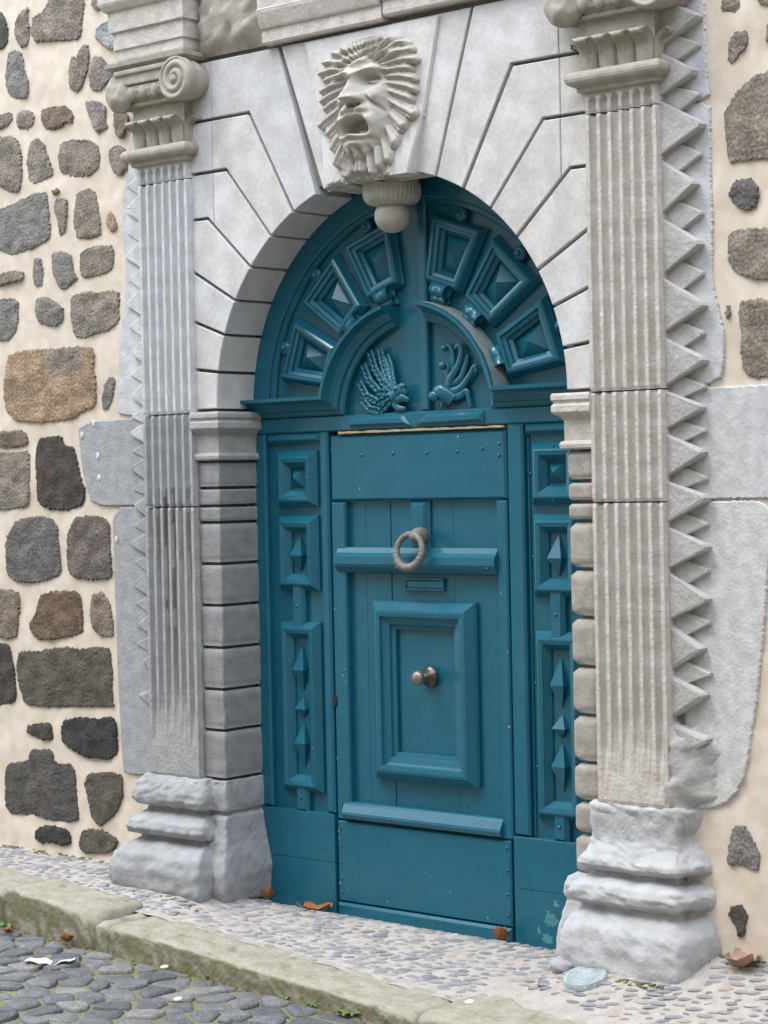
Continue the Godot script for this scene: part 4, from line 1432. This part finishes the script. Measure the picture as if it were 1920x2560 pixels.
func wicket(d: Node):
	var part := root("wicket_door", Vector3.ZERO, d)
	var z := FIELD
	var put_box := func(called: String, x0: float, y0: float, x1: float, y1: float, z1: float, bev: float):
		var b := Builder.new()
		prism(b, rect(x0, y0, x1, y1), z - 0.03, z1, bev, 1)
		put(called, b.mesh(), M.paint, part)
	# planks behind the frame, unequal, with open joints
	var xs := [-0.40, -0.298, -0.168, 0.146, 0.39]
	for i in 4:
		put_box.call("plank", xs[i] + (0.0016 if i == 2 else 0.0006), 0.35, xs[i + 1] - (0.0016 if i == 1 else 0.0006), 1.66, z - 0.006 + [0.0, 0.001, 0.0, 0.0015, 0.0, 0.0][i], 0.0012)
	put_box.call("stile", -0.456, 0.376, -0.382, 1.646, z + 0.024, 0.006)
	put_box.call("stile", 0.374, 0.376, 0.424, 1.646, z + 0.024, 0.006)
	put_box.call("top_rail", -0.456, 1.650, 0.424, 1.912, z + 0.024, 0.010)
	put_box.call("mullion", -0.058, 1.45, 0.040, 1.652, z + 0.023, 0.020)
	put_box.call("kick_board", -0.455, 0.048, 0.414, 0.372, z + 0.026, 0.006)
	put_box.call("skirting", -0.455, -0.08, 0.414, 0.044, z + 0.036, 0.010)
	var b := Builder.new()
	along(b, pv([z, 1.468, z + 0.022, 1.466, z + 0.026, 1.458, z + 0.032, 1.446, z + 0.046, 1.432, z + 0.048, 1.402, z + 0.043, 1.390, z + 0.024, 1.368, z, 1.362]), -0.424, 0.378)
	put("middle_rail", b.mesh(), M.paint, part)
	b = Builder.new()
	along(b, pv([z, 0.452, z + 0.022, 0.449, z + 0.030, 0.440, z + 0.046, 0.412, z + 0.048, 0.402, z + 0.040, 0.386, z, 0.376]), -0.412, 0.380)
	put("bottom_rail", b.mesh(), M.paint, part)
	raised_frame("moulding", -0.254, 0.553, 0.262, 1.258, pv([0.0, 0.0, 0.0, 0.010, 0.006, 0.020, 0.034, 0.046, 0.044, 0.048, 0.060, 0.046, 0.064, 0.034, 0.072, 0.030, 0.092, 0.024, 0.096, 0.014, 0.112, 0.010, 0.114, 0.0]), part)
	# letter slot
	raised_frame("letter_slot", -0.094, 1.299, 0.102, 1.349, pv([0.0, 0.0, 0.0, 0.008, 0.003, 0.010, 0.008, 0.010, 0.010, 0.003]), part)
	b = Builder.new()
	prism(b, rect(-0.083, 1.310, 0.091, 1.338), z, z + 0.005, 0.002)
	put("letter_flap", b.mesh(), M.paint, part)
	for q in [[-0.284, 1.831], [-0.125, 1.834], [0.046, 1.832], [0.194, 1.833], [0.316, 1.841], [0.396, 1.858], [0.394, 1.815]]:
		nail(Vector3(q[0], q[1], z + 0.025), part)
	for q in [[-0.436, 0.34], [-0.435, 0.27], [-0.437, 0.205], [-0.434, 0.14], [-0.436, 0.085], [0.396, 0.345], [0.398, 0.26], [0.396, 0.17], [0.397, 0.09], [-0.1, 1.39], [0.345, 1.39]]:
		nail(Vector3(q[0], q[1], z + (0.027 if q[1] < 1.0 else 0.048)), part, 0.006)
	# chips where older, paler paint shows along edges and at the foot
	var chips := [[-0.451, 0.62, 0.024], [-0.447, 1.22, 0.024], [-0.40, 0.98, 0.024], [-0.396, 0.93, 0.024], [-0.41, 0.955, 0.024], [0.416, 1.08, 0.024], [0.417, 0.80, 0.024], [0.390, 1.30, 0.024], [-0.448, 0.30, 0.026], [-0.447, 0.12, 0.026], [-0.40, 0.10, 0.026], [-0.2, 0.075, 0.026], [0.0, 0.21, 0.026], [0.12, 0.15, 0.026], [0.3, 0.07, 0.026], [-0.448, 0.33, 0.026], [-0.30, 1.70, 0.024], [0.2, 1.89, 0.024], [-0.445, 1.86, 0.024]]
	for q in chips:
		var cp := PackedVector2Array()
		var w := rng.randf_range(0.0015, 0.0045)
		var t := rng.randf_range(0.002, 0.008)
		for k in 7:
			var a := TAU * k / 7.0
			cp.append(Vector2(q[0] + cos(a) * w * rng.randf_range(0.5, 1.0), q[1] + sin(a) * t * rng.randf_range(0.5, 1.0)))
		b = Builder.new()
		prism(b, cp, z + q[2] - 0.002, z + q[2] + 0.0005, 0.0)
		put("paint_chip", b.mesh(), M.chip, part)
	# key hole on the meeting edge
	b = Builder.new(true)
	ball(b, Vector3(-0.452, 0.85, z + 0.026), Vector3(0.013, 0.026, 0.003), 10, 6)
	put("keyhole", b.mesh(), M.dark, part)
	# raw wood where the head of the wicket has rubbed
	b = Builder.new()
	var rag := PackedVector2Array()
	for i in 41:
		var x := lerpf(-0.40, 0.425, i / 40.0)
		rag.append(Vector2(x, 1.9175 + 0.002 * nz.get_noise_1d(x * 4000.0)))
	for i in 41:
		var x := lerpf(0.425, -0.40, i / 40.0)
		rag.append(Vector2(x, 1.9255 + 0.004 * nz.get_noise_1d(x * 3000.0 + 500.0)))
	prism(b, rag, z - 0.02, z + 0.034, 0.001)
	put("bare_edge", b.mesh(), M.bare_wood, part)
	# ring knocker
	b = Builder.new(true)
	ball(b, Vector3(0.014, 1.512, z + 0.04), Vector3(0.034, 0.034, 0.05), 16, 10)
	put("knocker_boss", b.mesh(), M.rust, part)
	b = Builder.new(true)
	var rows := []
	for i in 73:
		var a := TAU * i / 72.0
		var row := PackedVector3Array()
		var thick := 0.0125 + 0.004 * smoothstep(0.2, -0.9, sin(a)) + 0.0022 * sin(a * 26.0) * smoothstep(0.3, -0.3, sin(a))
		for k in 10:
			var t := TAU * k / 10.0
			var r := 0.064 + cos(t) * thick
			row.append(Vector3(0.0 + cos(a) * r, 1.456 + sin(a) * r, z + 0.086 + sin(t) * thick - 0.012 * sin(a)))
		rows.append(row)
	b.grid(rows, true)
	put("knocker_ring", b.mesh(), M.rust, part)
	# door knob
	b = Builder.new(true)
	var facing := Transform3D(Basis(Vector3(1, 0, 0), Vector3(0, 0, 1), Vector3(0, -1, 0)), Vector3(0.024, 0.968, z))
	lathe(b, pv([0.0, 0.012, 0.040, 0.006, 0.042, 0.010, 0.036, 0.016, 0.028, 0.020, 0.026, 0.030, 0.016, 0.038, 0.014, 0.055, 0.0, 0.056]), 28, facing)
	put("knob_rose", b.mesh(), M.bronze, part)
	b = Builder.new(true)
	lathe(b, pv([0.0, 0.054, 0.012, 0.054, 0.014, 0.060, 0.024, 0.066, 0.029, 0.076, 0.028, 0.086, 0.022, 0.094, 0.0, 0.097]), 28, facing)
	put("knob", b.mesh(), M.brass, part)

func tympanum(d: Node):
	var part := root("tympanum", Vector3.ZERO, d)
	var z := FIELD
	var b := Builder.new()
	var shape := arc(0, 180, 0.89, 40)
	shape.append(Vector2(-0.89, 1.93))
	shape.append(Vector2(0.89, 1.93))
	prism(b, shape, z - 0.02, z, 0.0)
	put("board", b.mesh(), M.paint, part)
	# rim: two steps round the arch
	b = Builder.new()
	sweep(b, arc(0, 180, 0.80, 48), false, pv([-0.09, 0.0, -0.09, 0.032, 0.010, 0.032, 0.016, 0.026, 0.018, 0.018, 0.034, 0.018, 0.040, 0.010, 0.042, 0.0]), func(u, v, h): return Vector3(u, v, z + h))
	put("rim", b.mesh(), M.paint, part)
	# transom bar below
	b = Builder.new()
	prism(b, rect(-0.89, 1.929, 0.89, 1.992), z - 0.02, z + 0.03, 0.006)
	put("transom", b.mesh(), M.paint, part)
	for q in [pv([-0.335, 1.981, -0.058, 1.981, -0.026, 1.941, -0.335, 1.941]), pv([0.058, 1.981, 0.335, 1.981, 0.335, 1.941, 0.004, 1.941])]:
		b = Builder.new()
		prism(b, q, z, z + 0.046, 0.012)
		put("sill", b.mesh(), M.paint, part)
	# upright cover strip on the leaf edge
	b = Builder.new()
	prism(b, rect(0.018, 1.994, 0.060, 2.83), z, z + 0.026, 0.006)
	put("cover_strip", b.mesh(), M.paint, part)
	# cornice that turns up into the broken round pediment, one to each side
	var prof := pv([-0.036, 0.0, -0.036, 0.030, -0.030, 0.036, -0.018, 0.040, -0.014, 0.052, 0.0, 0.060, 0.014, 0.074, 0.022, 0.096, 0.026, 0.110, 0.038, 0.112, 0.040, 0.106, 0.040, 0.0])
	for s in [-1, 1]:
		b = Builder.new()
		var stop: float = 0.098 if s < 0 else 0.064
		var rows := []
		for i in 22:
			var row := PackedVector3Array()
			for q in prof:
				var r := 0.405 + q.x
				var from := PI - asin(clampf((0.059 + q.x) / r, -1.0, 1.0))
				var a := lerpf(from, PI - acos(stop / r), maxf(i - 1, 0) / 20.0)
				var p := Vector2(cos(a) * r, 1.97 + sin(a) * r)
				if i == 0:
					p = Vector2(-0.90, 2.029 + q.x)
				row.append(Vector3(p.x if s < 0 else -p.x, p.y, z + q.y))
			rows.append(row)
		b.grid(rows)
		cap(b, prof, rows[-1])
		put("cornice", b.mesh(), M.paint, part)
		# dust lying on the outer face of the arc
		b = Builder.new()
		var strip := []
		for i in 21:
			var r := 0.4462
			var a := lerpf(PI - asin(0.099 / r), PI - acos(stop / r), i / 20.0)
			var row := PackedVector3Array()
			for k in 6:
				var hh := lerpf(0.004, 0.104, k / 5.0) - (0.012 * absf(nz.get_noise_1d(i * 90.0)) if k == 5 else 0.0)
				row.append(Vector3((cos(a) * r) * (1.0 if s < 0 else -1.0), 1.97 + sin(a) * r, z + hh))
			strip.append(row)
		b.grid(strip)
		put("dust", b.mesh(), M.dusty, part)
	# six tapering coffers set like rays
	var fp := pv([0.0, 0.0, 0.0, 0.016, 0.003, 0.020, 0.014, 0.044, 0.022, 0.050, 0.032, 0.050, 0.036, 0.040, 0.048, 0.036, 0.051, 0.024, 0.062, 0.014, 0.064, 0.0])
	for deg in [161.0, 134.5, 109.0, 71.0, 45.5, 19.0]:
		var c := Vector2(0, 2.04)
		var dir := Vector2(cos(deg_to_rad(deg)), sin(deg_to_rad(deg)))
		var nrm := Vector2(-dir.y, dir.x)
		var p := PackedVector2Array([c + dir * 0.44 - nrm * 0.090, c + dir * 0.705 - nrm * 0.135, c + dir * 0.705 + nrm * 0.135, c + dir * 0.44 + nrm * 0.090])
		b = Builder.new()
		sweep(b, ccw(p), true, fp, func(u, v, h): return Vector3(u, v, z + h))
		var coffer := put("coffer", b.mesh(), M.paint, part)
		var q := inset(ccw(p), 0.062)
		spike("pyramid", q, c + dir * 0.585, 0.042, part)
		# curled bracket at the narrow end, a button at the wide end
		b = Builder.new(true)
		var at := c + dir * 0.432
		for k in [[0.0, 0.027, 0.040], [-0.034, 0.019, 0.026]]:
			var o: Vector2 = at + dir * k[0]
			tube(b, [Vector3(o.x - nrm.x * 0.036, o.y - nrm.y * 0.036, z + k[2]), Vector3(o.x + nrm.x * 0.036, o.y + nrm.y * 0.036, z + k[2])], [k[1], k[1]], 12, 2)
		put("scroll_bracket", b.mesh(), M.paint, part)
		b = Builder.new(true)
		var w := c + dir * 0.725
		ball(b, Vector3(w.x, w.y, z + 0.02), Vector3(0.030, 0.030, 0.018), 14, 8)
		ball(b, Vector3(w.x, w.y, z + 0.034), Vector3(0.014, 0.014, 0.014), 10, 6)
		put("button", b.mesh(), M.paint, part)
	carvings(part)
	for y in [2.075, 2.2, 2.33, 2.5]:
		nail(Vector3(0.002, y, z + 0.002), part, 0.005)

func carvings(part: Node):
	var z := FIELD
	var T := func(b: Builder, pts: Array, radii: Array, h: float):
		var p := []
		for q in pts:
			p.append(Vector3(q[0], q[1], z + h + (q[2] if q.size() > 2 else 0.0)))
		tube(b, p, radii, 8, 6, 0.6)
	# a dragon's head with jaws open and a crest of plumes
	var b := Builder.new(true)
	T.call(b, [[-0.115, 2.055, 0.01], [-0.07, 2.075, 0.02], [-0.042, 2.058, 0.016]], [0.034, 0.028, 0.012], 0.016)
	T.call(b, [[-0.10, 2.045, 0.01], [-0.062, 2.048, 0.022], [-0.030, 2.036, 0.016]], [0.026, 0.018, 0.008], 0.016)
	T.call(b, [[-0.11, 2.03, 0.008], [-0.085, 2.008, 0.016], [-0.052, 2.006, 0.014]], [0.022, 0.014, 0.008], 0.014)
	ball(b, Vector3(-0.083, 2.083, z + 0.046), Vector3(0.016, 0.013, 0.012), 8, 6)
	ball(b, Vector3(-0.058, 2.092, z + 0.038), Vector3(0.02, 0.014, 0.014), 8, 6)
	var plumes := [
		[[-0.12, 2.05], [-0.18, 2.00], [-0.235, 2.01], [-0.27, 2.04]], [[-0.125, 2.06], [-0.19, 2.035], [-0.25, 2.06], [-0.285, 2.11]],
		[[-0.125, 2.07], [-0.185, 2.075], [-0.235, 2.12], [-0.262, 2.175]], [[-0.12, 2.08], [-0.165, 2.11], [-0.205, 2.165], [-0.228, 2.225]],
		[[-0.115, 2.085], [-0.145, 2.13], [-0.165, 2.185], [-0.178, 2.235]], [[-0.11, 2.085], [-0.122, 2.13], [-0.128, 2.17], [-0.142, 2.205]]]
	for p in plumes:
		T.call(b, p, [0.014, 0.016, 0.015, 0.006], 0.016)
		for k in 3:
			var q: Array = p[k + 1]
			var was: Array = p[k]
			var run := Vector2(q[0] - was[0], q[1] - was[1]).normalized()
			var off := Vector2(-run.y, run.x)
			for e in [-1, 1]:
				for t in [0.3, 0.65, 1.0]:
					var c: Vector2 = Vector2(lerpf(was[0], q[0], t), lerpf(was[1], q[1], t)) + off * e * 0.008
					tube(b, [Vector3(c.x - run.x * 0.012, c.y - run.y * 0.012, z + 0.022), Vector3(c.x + run.x * 0.014 + off.x * e * 0.004, c.y + run.y * 0.014 + off.y * e * 0.004, z + 0.026)], [0.0085, 0.006], 6, 2)
	put("carved_dragon", b.mesh(), M.paint, part)
	# leaf scrolls and a winged beast on the other leaf
	b = Builder.new(true)
	T.call(b, [[0.175, 2.03, 0.0], [0.145, 2.055, 0.014], [0.118, 2.068, 0.018], [0.098, 2.055, 0.014]], [0.03, 0.03, 0.024, 0.015], 0.018)
	ball(b, Vector3(0.098, 2.048, z + 0.034), Vector3(0.026, 0.022, 0.02), 10, 8)
	T.call(b, [[0.145, 2.06], [0.13, 2.03], [0.118, 2.0]], [0.018, 0.014, 0.009], 0.02)
	T.call(b, [[0.16, 2.05], [0.205, 2.045], [0.238, 2.06], [0.25, 2.03], [0.258, 1.998]], [0.024, 0.02, 0.014, 0.011, 0.008], 0.016)
	T.call(b, [[0.15, 2.06], [0.165, 2.11], [0.205, 2.16], [0.222, 2.215], [0.205, 2.235], [0.19, 2.222]], [0.018, 0.018, 0.015, 0.012, 0.01, 0.008], 0.02)
	T.call(b, [[0.17, 2.06], [0.215, 2.075], [0.255, 2.115], [0.282, 2.15], [0.292, 2.13]], [0.018, 0.016, 0.013, 0.011, 0.008], 0.02)
	T.call(b, [[0.165, 2.09], [0.21, 2.11], [0.238, 2.165], [0.248, 2.2]], [0.016, 0.015, 0.013, 0.006], 0.014)
	T.call(b, [[0.16, 2.10], [0.148, 2.13], [0.152, 2.155], [0.138, 2.168]], [0.016, 0.014, 0.012, 0.012], 0.018)
	ball(b, Vector3(0.136, 2.162, z + 0.03), Vector3(0.017, 0.016, 0.015), 10, 8)
	T.call(b, [[0.172, 2.12], [0.176, 2.18], [0.165, 2.222], [0.146, 2.236]], [0.012, 0.013, 0.011, 0.012], 0.014)
	ball(b, Vector3(0.145, 2.228, z + 0.026), Vector3(0.014, 0.014, 0.014), 10, 8)
	put("carved_beast", b.mesh(), M.paint, part)

# ---------------------------------------------------------------- small things in the street
func leaf(called: String, at: Vector3, turn: float, size: float, curl: float, m: Material, label: String):
	var b := Builder.new(true)
	var rows := []
	for i in 11:
		var t := i / 10.0
		var row := PackedVector3Array()
		for j in 9:
			var u := lerpf(-1.0, 1.0, j / 8.0)
			var w := 0.42 * pow(sin(PI * clampf(t * 0.95 + 0.03, 0.0, 1.0)), 0.7) * (1.0 + 0.25 * sin(t * 17.0))
			row.append(Vector3(u * w * size, (curl * (u * u * 0.5 + pow(t - 0.4, 2.0) * 1.4) + 0.05 + 0.05 * sin(t * 9.0 + u * 2.0)) * size, (t - 0.5) * size))
		rows.append(row)
	b.grid(rows)
	tube(b, [Vector3(0, 0.06 * size, -0.42 * size), Vector3(0.03 * size, 0.1 * size, -0.62 * size), Vector3(0.08 * size, 0.2 * size, -0.8 * size)], [0.02 * size, 0.016 * size, 0.01 * size], 5, 3)
	var o := obj(called, b, m)
	o.position = at
	o.rotation.y = turn
	tag(o, label, "leaf", "leaves blown into the doorway and street")

func weed(at: Vector3, n: int, size: float, label: String):
	var b := Builder.new(true)
	for k in n:
		var a := rng.randf() * TAU
		var out := Vector3(cos(a), 0, sin(a) * 0.6)
		var side := Vector3(-out.z, 0, out.x).normalized()
		var len_ := size * rng.randf_range(0.6, 1.2)
		var rows := []
		for i in 6:
			var t := i / 5.0
			var c := out * len_ * (0.15 + t * 0.9) + Vector3(0, len_ * (0.9 * t - 0.75 * t * t) + 0.004, 0)
			var w := len_ * 0.22 * sin(PI * (0.08 + t * 0.88))
			rows.append(PackedVector3Array([c - side * w, c - Vector3(0, w * 0.4, 0), c + side * w]))
		b.grid(rows)
	var o := obj("weed", b, M.weed)
	o.position = at
	tag(o, label, "weed", "weeds in the gutter")

func small_things():
	leaf("fallen_leaf", Vector3(-0.50, ground_y(-0.50, -0.14) + 0.001, -0.14), 1.7, 0.135, 0.22, M.leaf, "long orange dead leaf lying flat at the foot of the door beside the wicket edge")
	leaf("fallen_leaf", Vector3(0.415, ground_y(0.415, -0.15) + 0.006, -0.15), 0.5, 0.070, 0.9, M.leaf, "curled orange dead leaf standing on edge under the door's far corner")
	leaf("fallen_leaf", Vector3(-0.735, ground_y(-0.735, -0.10) + 0.02, -0.10), 0.9, 0.065, 0.8, M.leaf, "small orange leaf tucked between the worn pilaster base and the door")
	leaf("fallen_leaf", Vector3(-1.20, road_y(-1.2, 0.56) + 0.014, 0.565), 0.9, 0.06, 0.6, M.leaf, "tan orange leaf on the cobbles against the chipped kerb stone")
	leaf("fallen_leaf", Vector3(-1.55, road_y(-1.55, 0.58) + 0.010, 0.575), 1.2, 0.055, 0.3, M.leaf, "rust brown leaf in the gutter beside the green weed")
	leaf("fallen_leaf", Vector3(1.535, ground_y(1.535, 0.0) + 0.004, 0.0), 1.1, 0.14, 0.35, M.pale_leaf, "large pale pinkish dead leaf on the pebbles near the broad worn base")
	# scrap of paper, flecks of white
	var b := Builder.new()
	var rows := []
	for i in 12:
		var t := i / 11.0
		var row := PackedVector3Array()
		for j in 4:
			var u := j / 3.0
			row.append(Vector3((t - 0.5) * 0.19, 0.014 + 0.008 * sin(t * 7.0 + u) + 0.004 * sin(t * 19.0), (u - 0.5) * (0.055 + 0.01 * sin(t * 23.0))))
		rows.append(row)
	b.grid(rows)
	var o := obj("paper_scrap", b, M.paper)
	o.position = Vector3(-0.99, road_y(-0.99, 0.83) + 0.004, 0.83)
	o.rotation.y = 0.75
	tag(o, "crumpled strip of pinkish white paper lying on the cobbles", "paper")
	var flecks := [[-0.60, 0.605, "tiny white fleck of paper on the cobbles close to the long kerb stone"], [-0.21, 0.91, "white pointed scrap on the cobbles, the farthest of the flecks from the kerb"], [0.75, 0.47, "white fleck lying on the kerb joint in front of the door"]]
	for f in flecks:
		b = Builder.new()
		var y: float = road_y(f[0], f[1]) + 0.012 if f[1] > 0.55 else kerb_top(f[0]) + 0.016
		prism(b, pv([-0.016, -0.008, 0.004, -0.013, 0.017, 0.0, 0.010, 0.012, -0.010, 0.009]), 0.0, 0.004, 0.001, 1, Transform3D(UPWARD * Basis(Vector3(1, 0, 0), 0.3), Vector3(f[0], y, f[1])), 0.0, true)
		tag(obj("paper_fleck", b, M.white), f[2], "litter", "flecks of white litter")
	# round cover
	b = Builder.new(true)
	var cy := ground_y(1.04, 0.19)
	lathe(b, pv([0.0, 0.003, 0.050, 0.0035, 0.053, 0.001, 0.057, 0.001, 0.060, 0.0045, 0.073, 0.0045, 0.076, 0.002, 0.078, -0.02]), 36, Transform3D(Basis(Vector3(1, 0, 0), 0.25), Vector3(1.035, cy + 0.010, 0.195)))
	tag(obj("utility_cover", b, M.cover), "round pale blue metal cover set in the pebble paving before the worn base", "cover")
	# loose stone
	b = Builder.new(true)
	rows = []
	for i in 9:
		var t := PI * i / 8.0
		var row := PackedVector3Array()
		for k in 14:
			var a := TAU * k / 14.0
			var v := Vector3(cos(a) * sin(t), -cos(t), sin(a) * sin(t))
			var r := 1.0 + 0.35 * nz.get_noise_3d(v.x * 90.0, v.y * 90.0, v.z * 90.0)
			row.append(Vector3(v.x * 0.062, v.y * 0.030, v.z * 0.05) * r)
		rows.append(row)
	b.grid(rows, true)
	o = obj("loose_stone", b, M.slab_low)
	o.position = Vector3(0.90, ground_y(0.90, 0.12) + 0.010, 0.12)
	tag(o, "loose lump of pale stone at the corner of the broad worn base", "stone")
	# weeds along the kerb
	weed(Vector3(-1.66, road_y(-1.66, 0.52), 0.525), 16, 0.055, "bright green weed growing at the end of the chipped kerb stone")
	weed(Vector3(-0.39, road_y(-0.39, 0.60), 0.605), 5, 0.030, "lone pale weed halfway along the long kerb stone")
	weed(Vector3(0.06, road_y(0.06, 0.64), 0.645), 7, 0.035, "first small weed of the mossy gutter clump")
	weed(Vector3(0.20, road_y(0.20, 0.65), 0.655), 9, 0.042, "middle weed of the mossy gutter clump")
	weed(Vector3(0.39, road_y(0.39, 0.67), 0.67), 14, 0.055, "largest leafy weed in the gutter where two kerb stones meet")
	# moss
	b = Builder.new(true)
	for k in 420:
		var x := rng.randf_range(-2.6, 1.4)
		var z := kerb_front(x) + 0.012 + absf(rng.randfn(0.0, 0.012))
		if k > 250:
			z = kerb_front(x) + rng.randf_range(0.1, 1.2)
		elif x < -0.5 and rng.randf() < 0.6:
			continue
		var s := rng.randf_range(0.004, 0.013)
		ball(b, Vector3(x, road_y(x, z) - 0.010 + (0.004 if k <= 250 else 0.0), z), Vector3(s * 1.6, s * 0.7, s * 1.2), 7, 4)
	for k in 420:
		var x := rng.randf_range(-2.45, -0.85)
		var z := -0.045 + absf(rng.randfn(0.0, 0.02)) if x < -1.42 else 0.155 + absf(rng.randfn(0.0, 0.02))
		if k % 3 == 0:
			x = rng.randf_range(1.15, 1.75)
			z = (0.16 if x < 1.33 else -0.045) + absf(rng.randfn(0.0, 0.015))
		if nz.get_noise_1d(x * 500.0) < -0.05:
			continue
		var s := rng.randf_range(0.003, 0.0075)
		ball(b, Vector3(x, ground_y(x, z) + 0.001, z), Vector3(s * 1.6, s * 0.6, s * 1.2), 7, 4)
	o = obj("moss", b, M.moss)
	o.set_meta("kind", "stuff")
	# white box at the edge of the view
	b = Builder.new()
	prism(b, rect(1.643, 0.575, 1.80, 0.80), -0.06, 0.0, 0.008, 2)
	o = obj("wall_box", b, M.white)
	tag(o, "edge of a plain white box fixed low on the rendered wall", "box")
	b = Builder.new()
	prism(b, rect(1.659, 0.592, 1.784, 0.784), -0.005, 0.004, 0.004, 1)
	put("lid", b.mesh(), M.white, o)

# unseen houses across the street, put in for their shade and reflections
func opposite_house():
	var h := root("opposite_house")
	tag(h, "plain ochre house across the street, behind the viewer", "house")
	var b := Builder.new()
	for q in [[-16.0, -0.4, 9.2, 14.0, 8.6, 10.2]]:
		var x0: float = q[0]; var y0: float = q[1]; var z0: float = q[2]
		prism(b, rect(q[0], q[1], q[3], q[4]), q[2], q[5], 0.01, 1, Transform3D.IDENTITY, 0.0, true)
	put("wall", b.mesh(), M.far_wall, h)
	var c2 := root("added_corner_house")  # unseen house, added to darken the reveals and flanks that face it
	tag(c2, "tall grey house added out of view beyond the sawtooth pilaster to shade the reveals", "house")
	var b2 := Builder.new()
	prism(b2, rect(8.6, -0.4, 14.0, 9.5), 0.6, 8.0, 0.01, 1, Transform3D.IDENTITY, 0.0, true)
	put("wall", b2.mesh(), M.far_wall, c2)
	b2 = Builder.new()
	prism(b2, pv([8.3, 9.5, 14.3, 9.5, 11.3, 11.2]), 0.3, 8.3, 0.01, 1, Transform3D.IDENTITY, 0.0, true)
	put("roof", b2.mesh(), M.far_roof, c2)
	b = Builder.new()
	along(b, pv([8.7, 8.5, 13.0, 10.3, 13.0, 10.5, 8.65, 8.7]), -16.4, 14.4)
	put("roof", b.mesh(), M.far_roof, h)
	for r in 3:
		for c in 8:
			var x := -14.0 + c * 3.5
			var y := 0.9 + r * 2.6
			b = Builder.new()
			box(b, x, y, 9.12, x + 1.1, y + 1.6, 9.18, 0.0)
			var f := put("window", b.mesh(), M.shutter, h)
			b = Builder.new()
			box(b, x + 0.12, y + 0.12, 9.10, x + 0.98, y + 1.48, 9.115, 0.0)
			put("pane", b.mesh(), M.pane, f)

func _ready():
	# camera
	var cam := Camera3D.new()
	cam.name = "camera"
	cam.transform = Transform3D(Basis(Vector3(0.76034238, -0.02058079, -0.64919634), Vector3(0.0057957, 0.99967306, -0.02490362), Vector3(0.64949663, 0.01517273, 0.76021308)), Vector3(5.08244, 1.72852, 5.93325))
	cam.fov = 27.8017
	cam.near = 0.05
	cam.far = 200.0
	add_child(cam)
	# overcast sky
	var sky_m := ProceduralSkyMaterial.new()
	sky_m.sky_top_color = Color(0.91, 0.95, 1.0)
	sky_m.sky_horizon_color = Color(0.66, 0.70, 0.76)
	sky_m.sky_curve = 0.45
	sky_m.sky_energy_multiplier = 1.75
	sky_m.ground_bottom_color = Color(0.30, 0.29, 0.28)
	sky_m.ground_horizon_color = Color(0.5, 0.5, 0.5)
	var sky := Sky.new()
	sky.sky_material = sky_m
	var env := Environment.new()
	env.background_mode = Environment.BG_SKY
	env.sky = sky
	env.tonemap_mode = Environment.TONE_MAPPER_LINEAR
	env.tonemap_exposure = 1.75
	env.sdfgi_enabled = true
	env.ssao_enabled = true
	env.ssil_enabled = true
	var we := WorldEnvironment.new()
	we.environment = env
	add_child(we)
	# the sun behind thick cloud
	var sun := DirectionalLight3D.new()
	sun.name = "sun"
	sun.light_energy = 0.5
	sun.light_color = Color(1.0, 0.985, 0.96)
	sun.light_angular_distance = 25.0
	sun.shadow_enabled = true
	sun.rotation_degrees = Vector3(-60, -34, 0)
	add_child(sun)

	rng.seed = 20240
	nz.seed = 11
	nz.noise_type = FastNoiseLite.TYPE_SIMPLEX_SMOOTH
	nz.frequency = 0.03
	nz.fractal_octaves = 2
	make_materials()
	street()
	pavement()
	rubble_wall(STONES_WEST, -6.0, -1.25, "cream mortared rubble wall with many dark, brown and ochre stones, beside the shaded pilaster", [-4.2, -2.45])
	rubble_wall(STONES_EAST, 1.25, 6.0, "cream rendered wall with few scattered stones, beside the sawtooth pilaster edge", [1.85, 3.4])
	var over = obj("rubble_wall", wall_sheet(-1.25, 1.25, 4.0, 6.6), M.mortar)
	tag(over, "cream mortared wall high above the carved doorway", "wall")
	doorway()
	door()
	small_things()
	opposite_house()
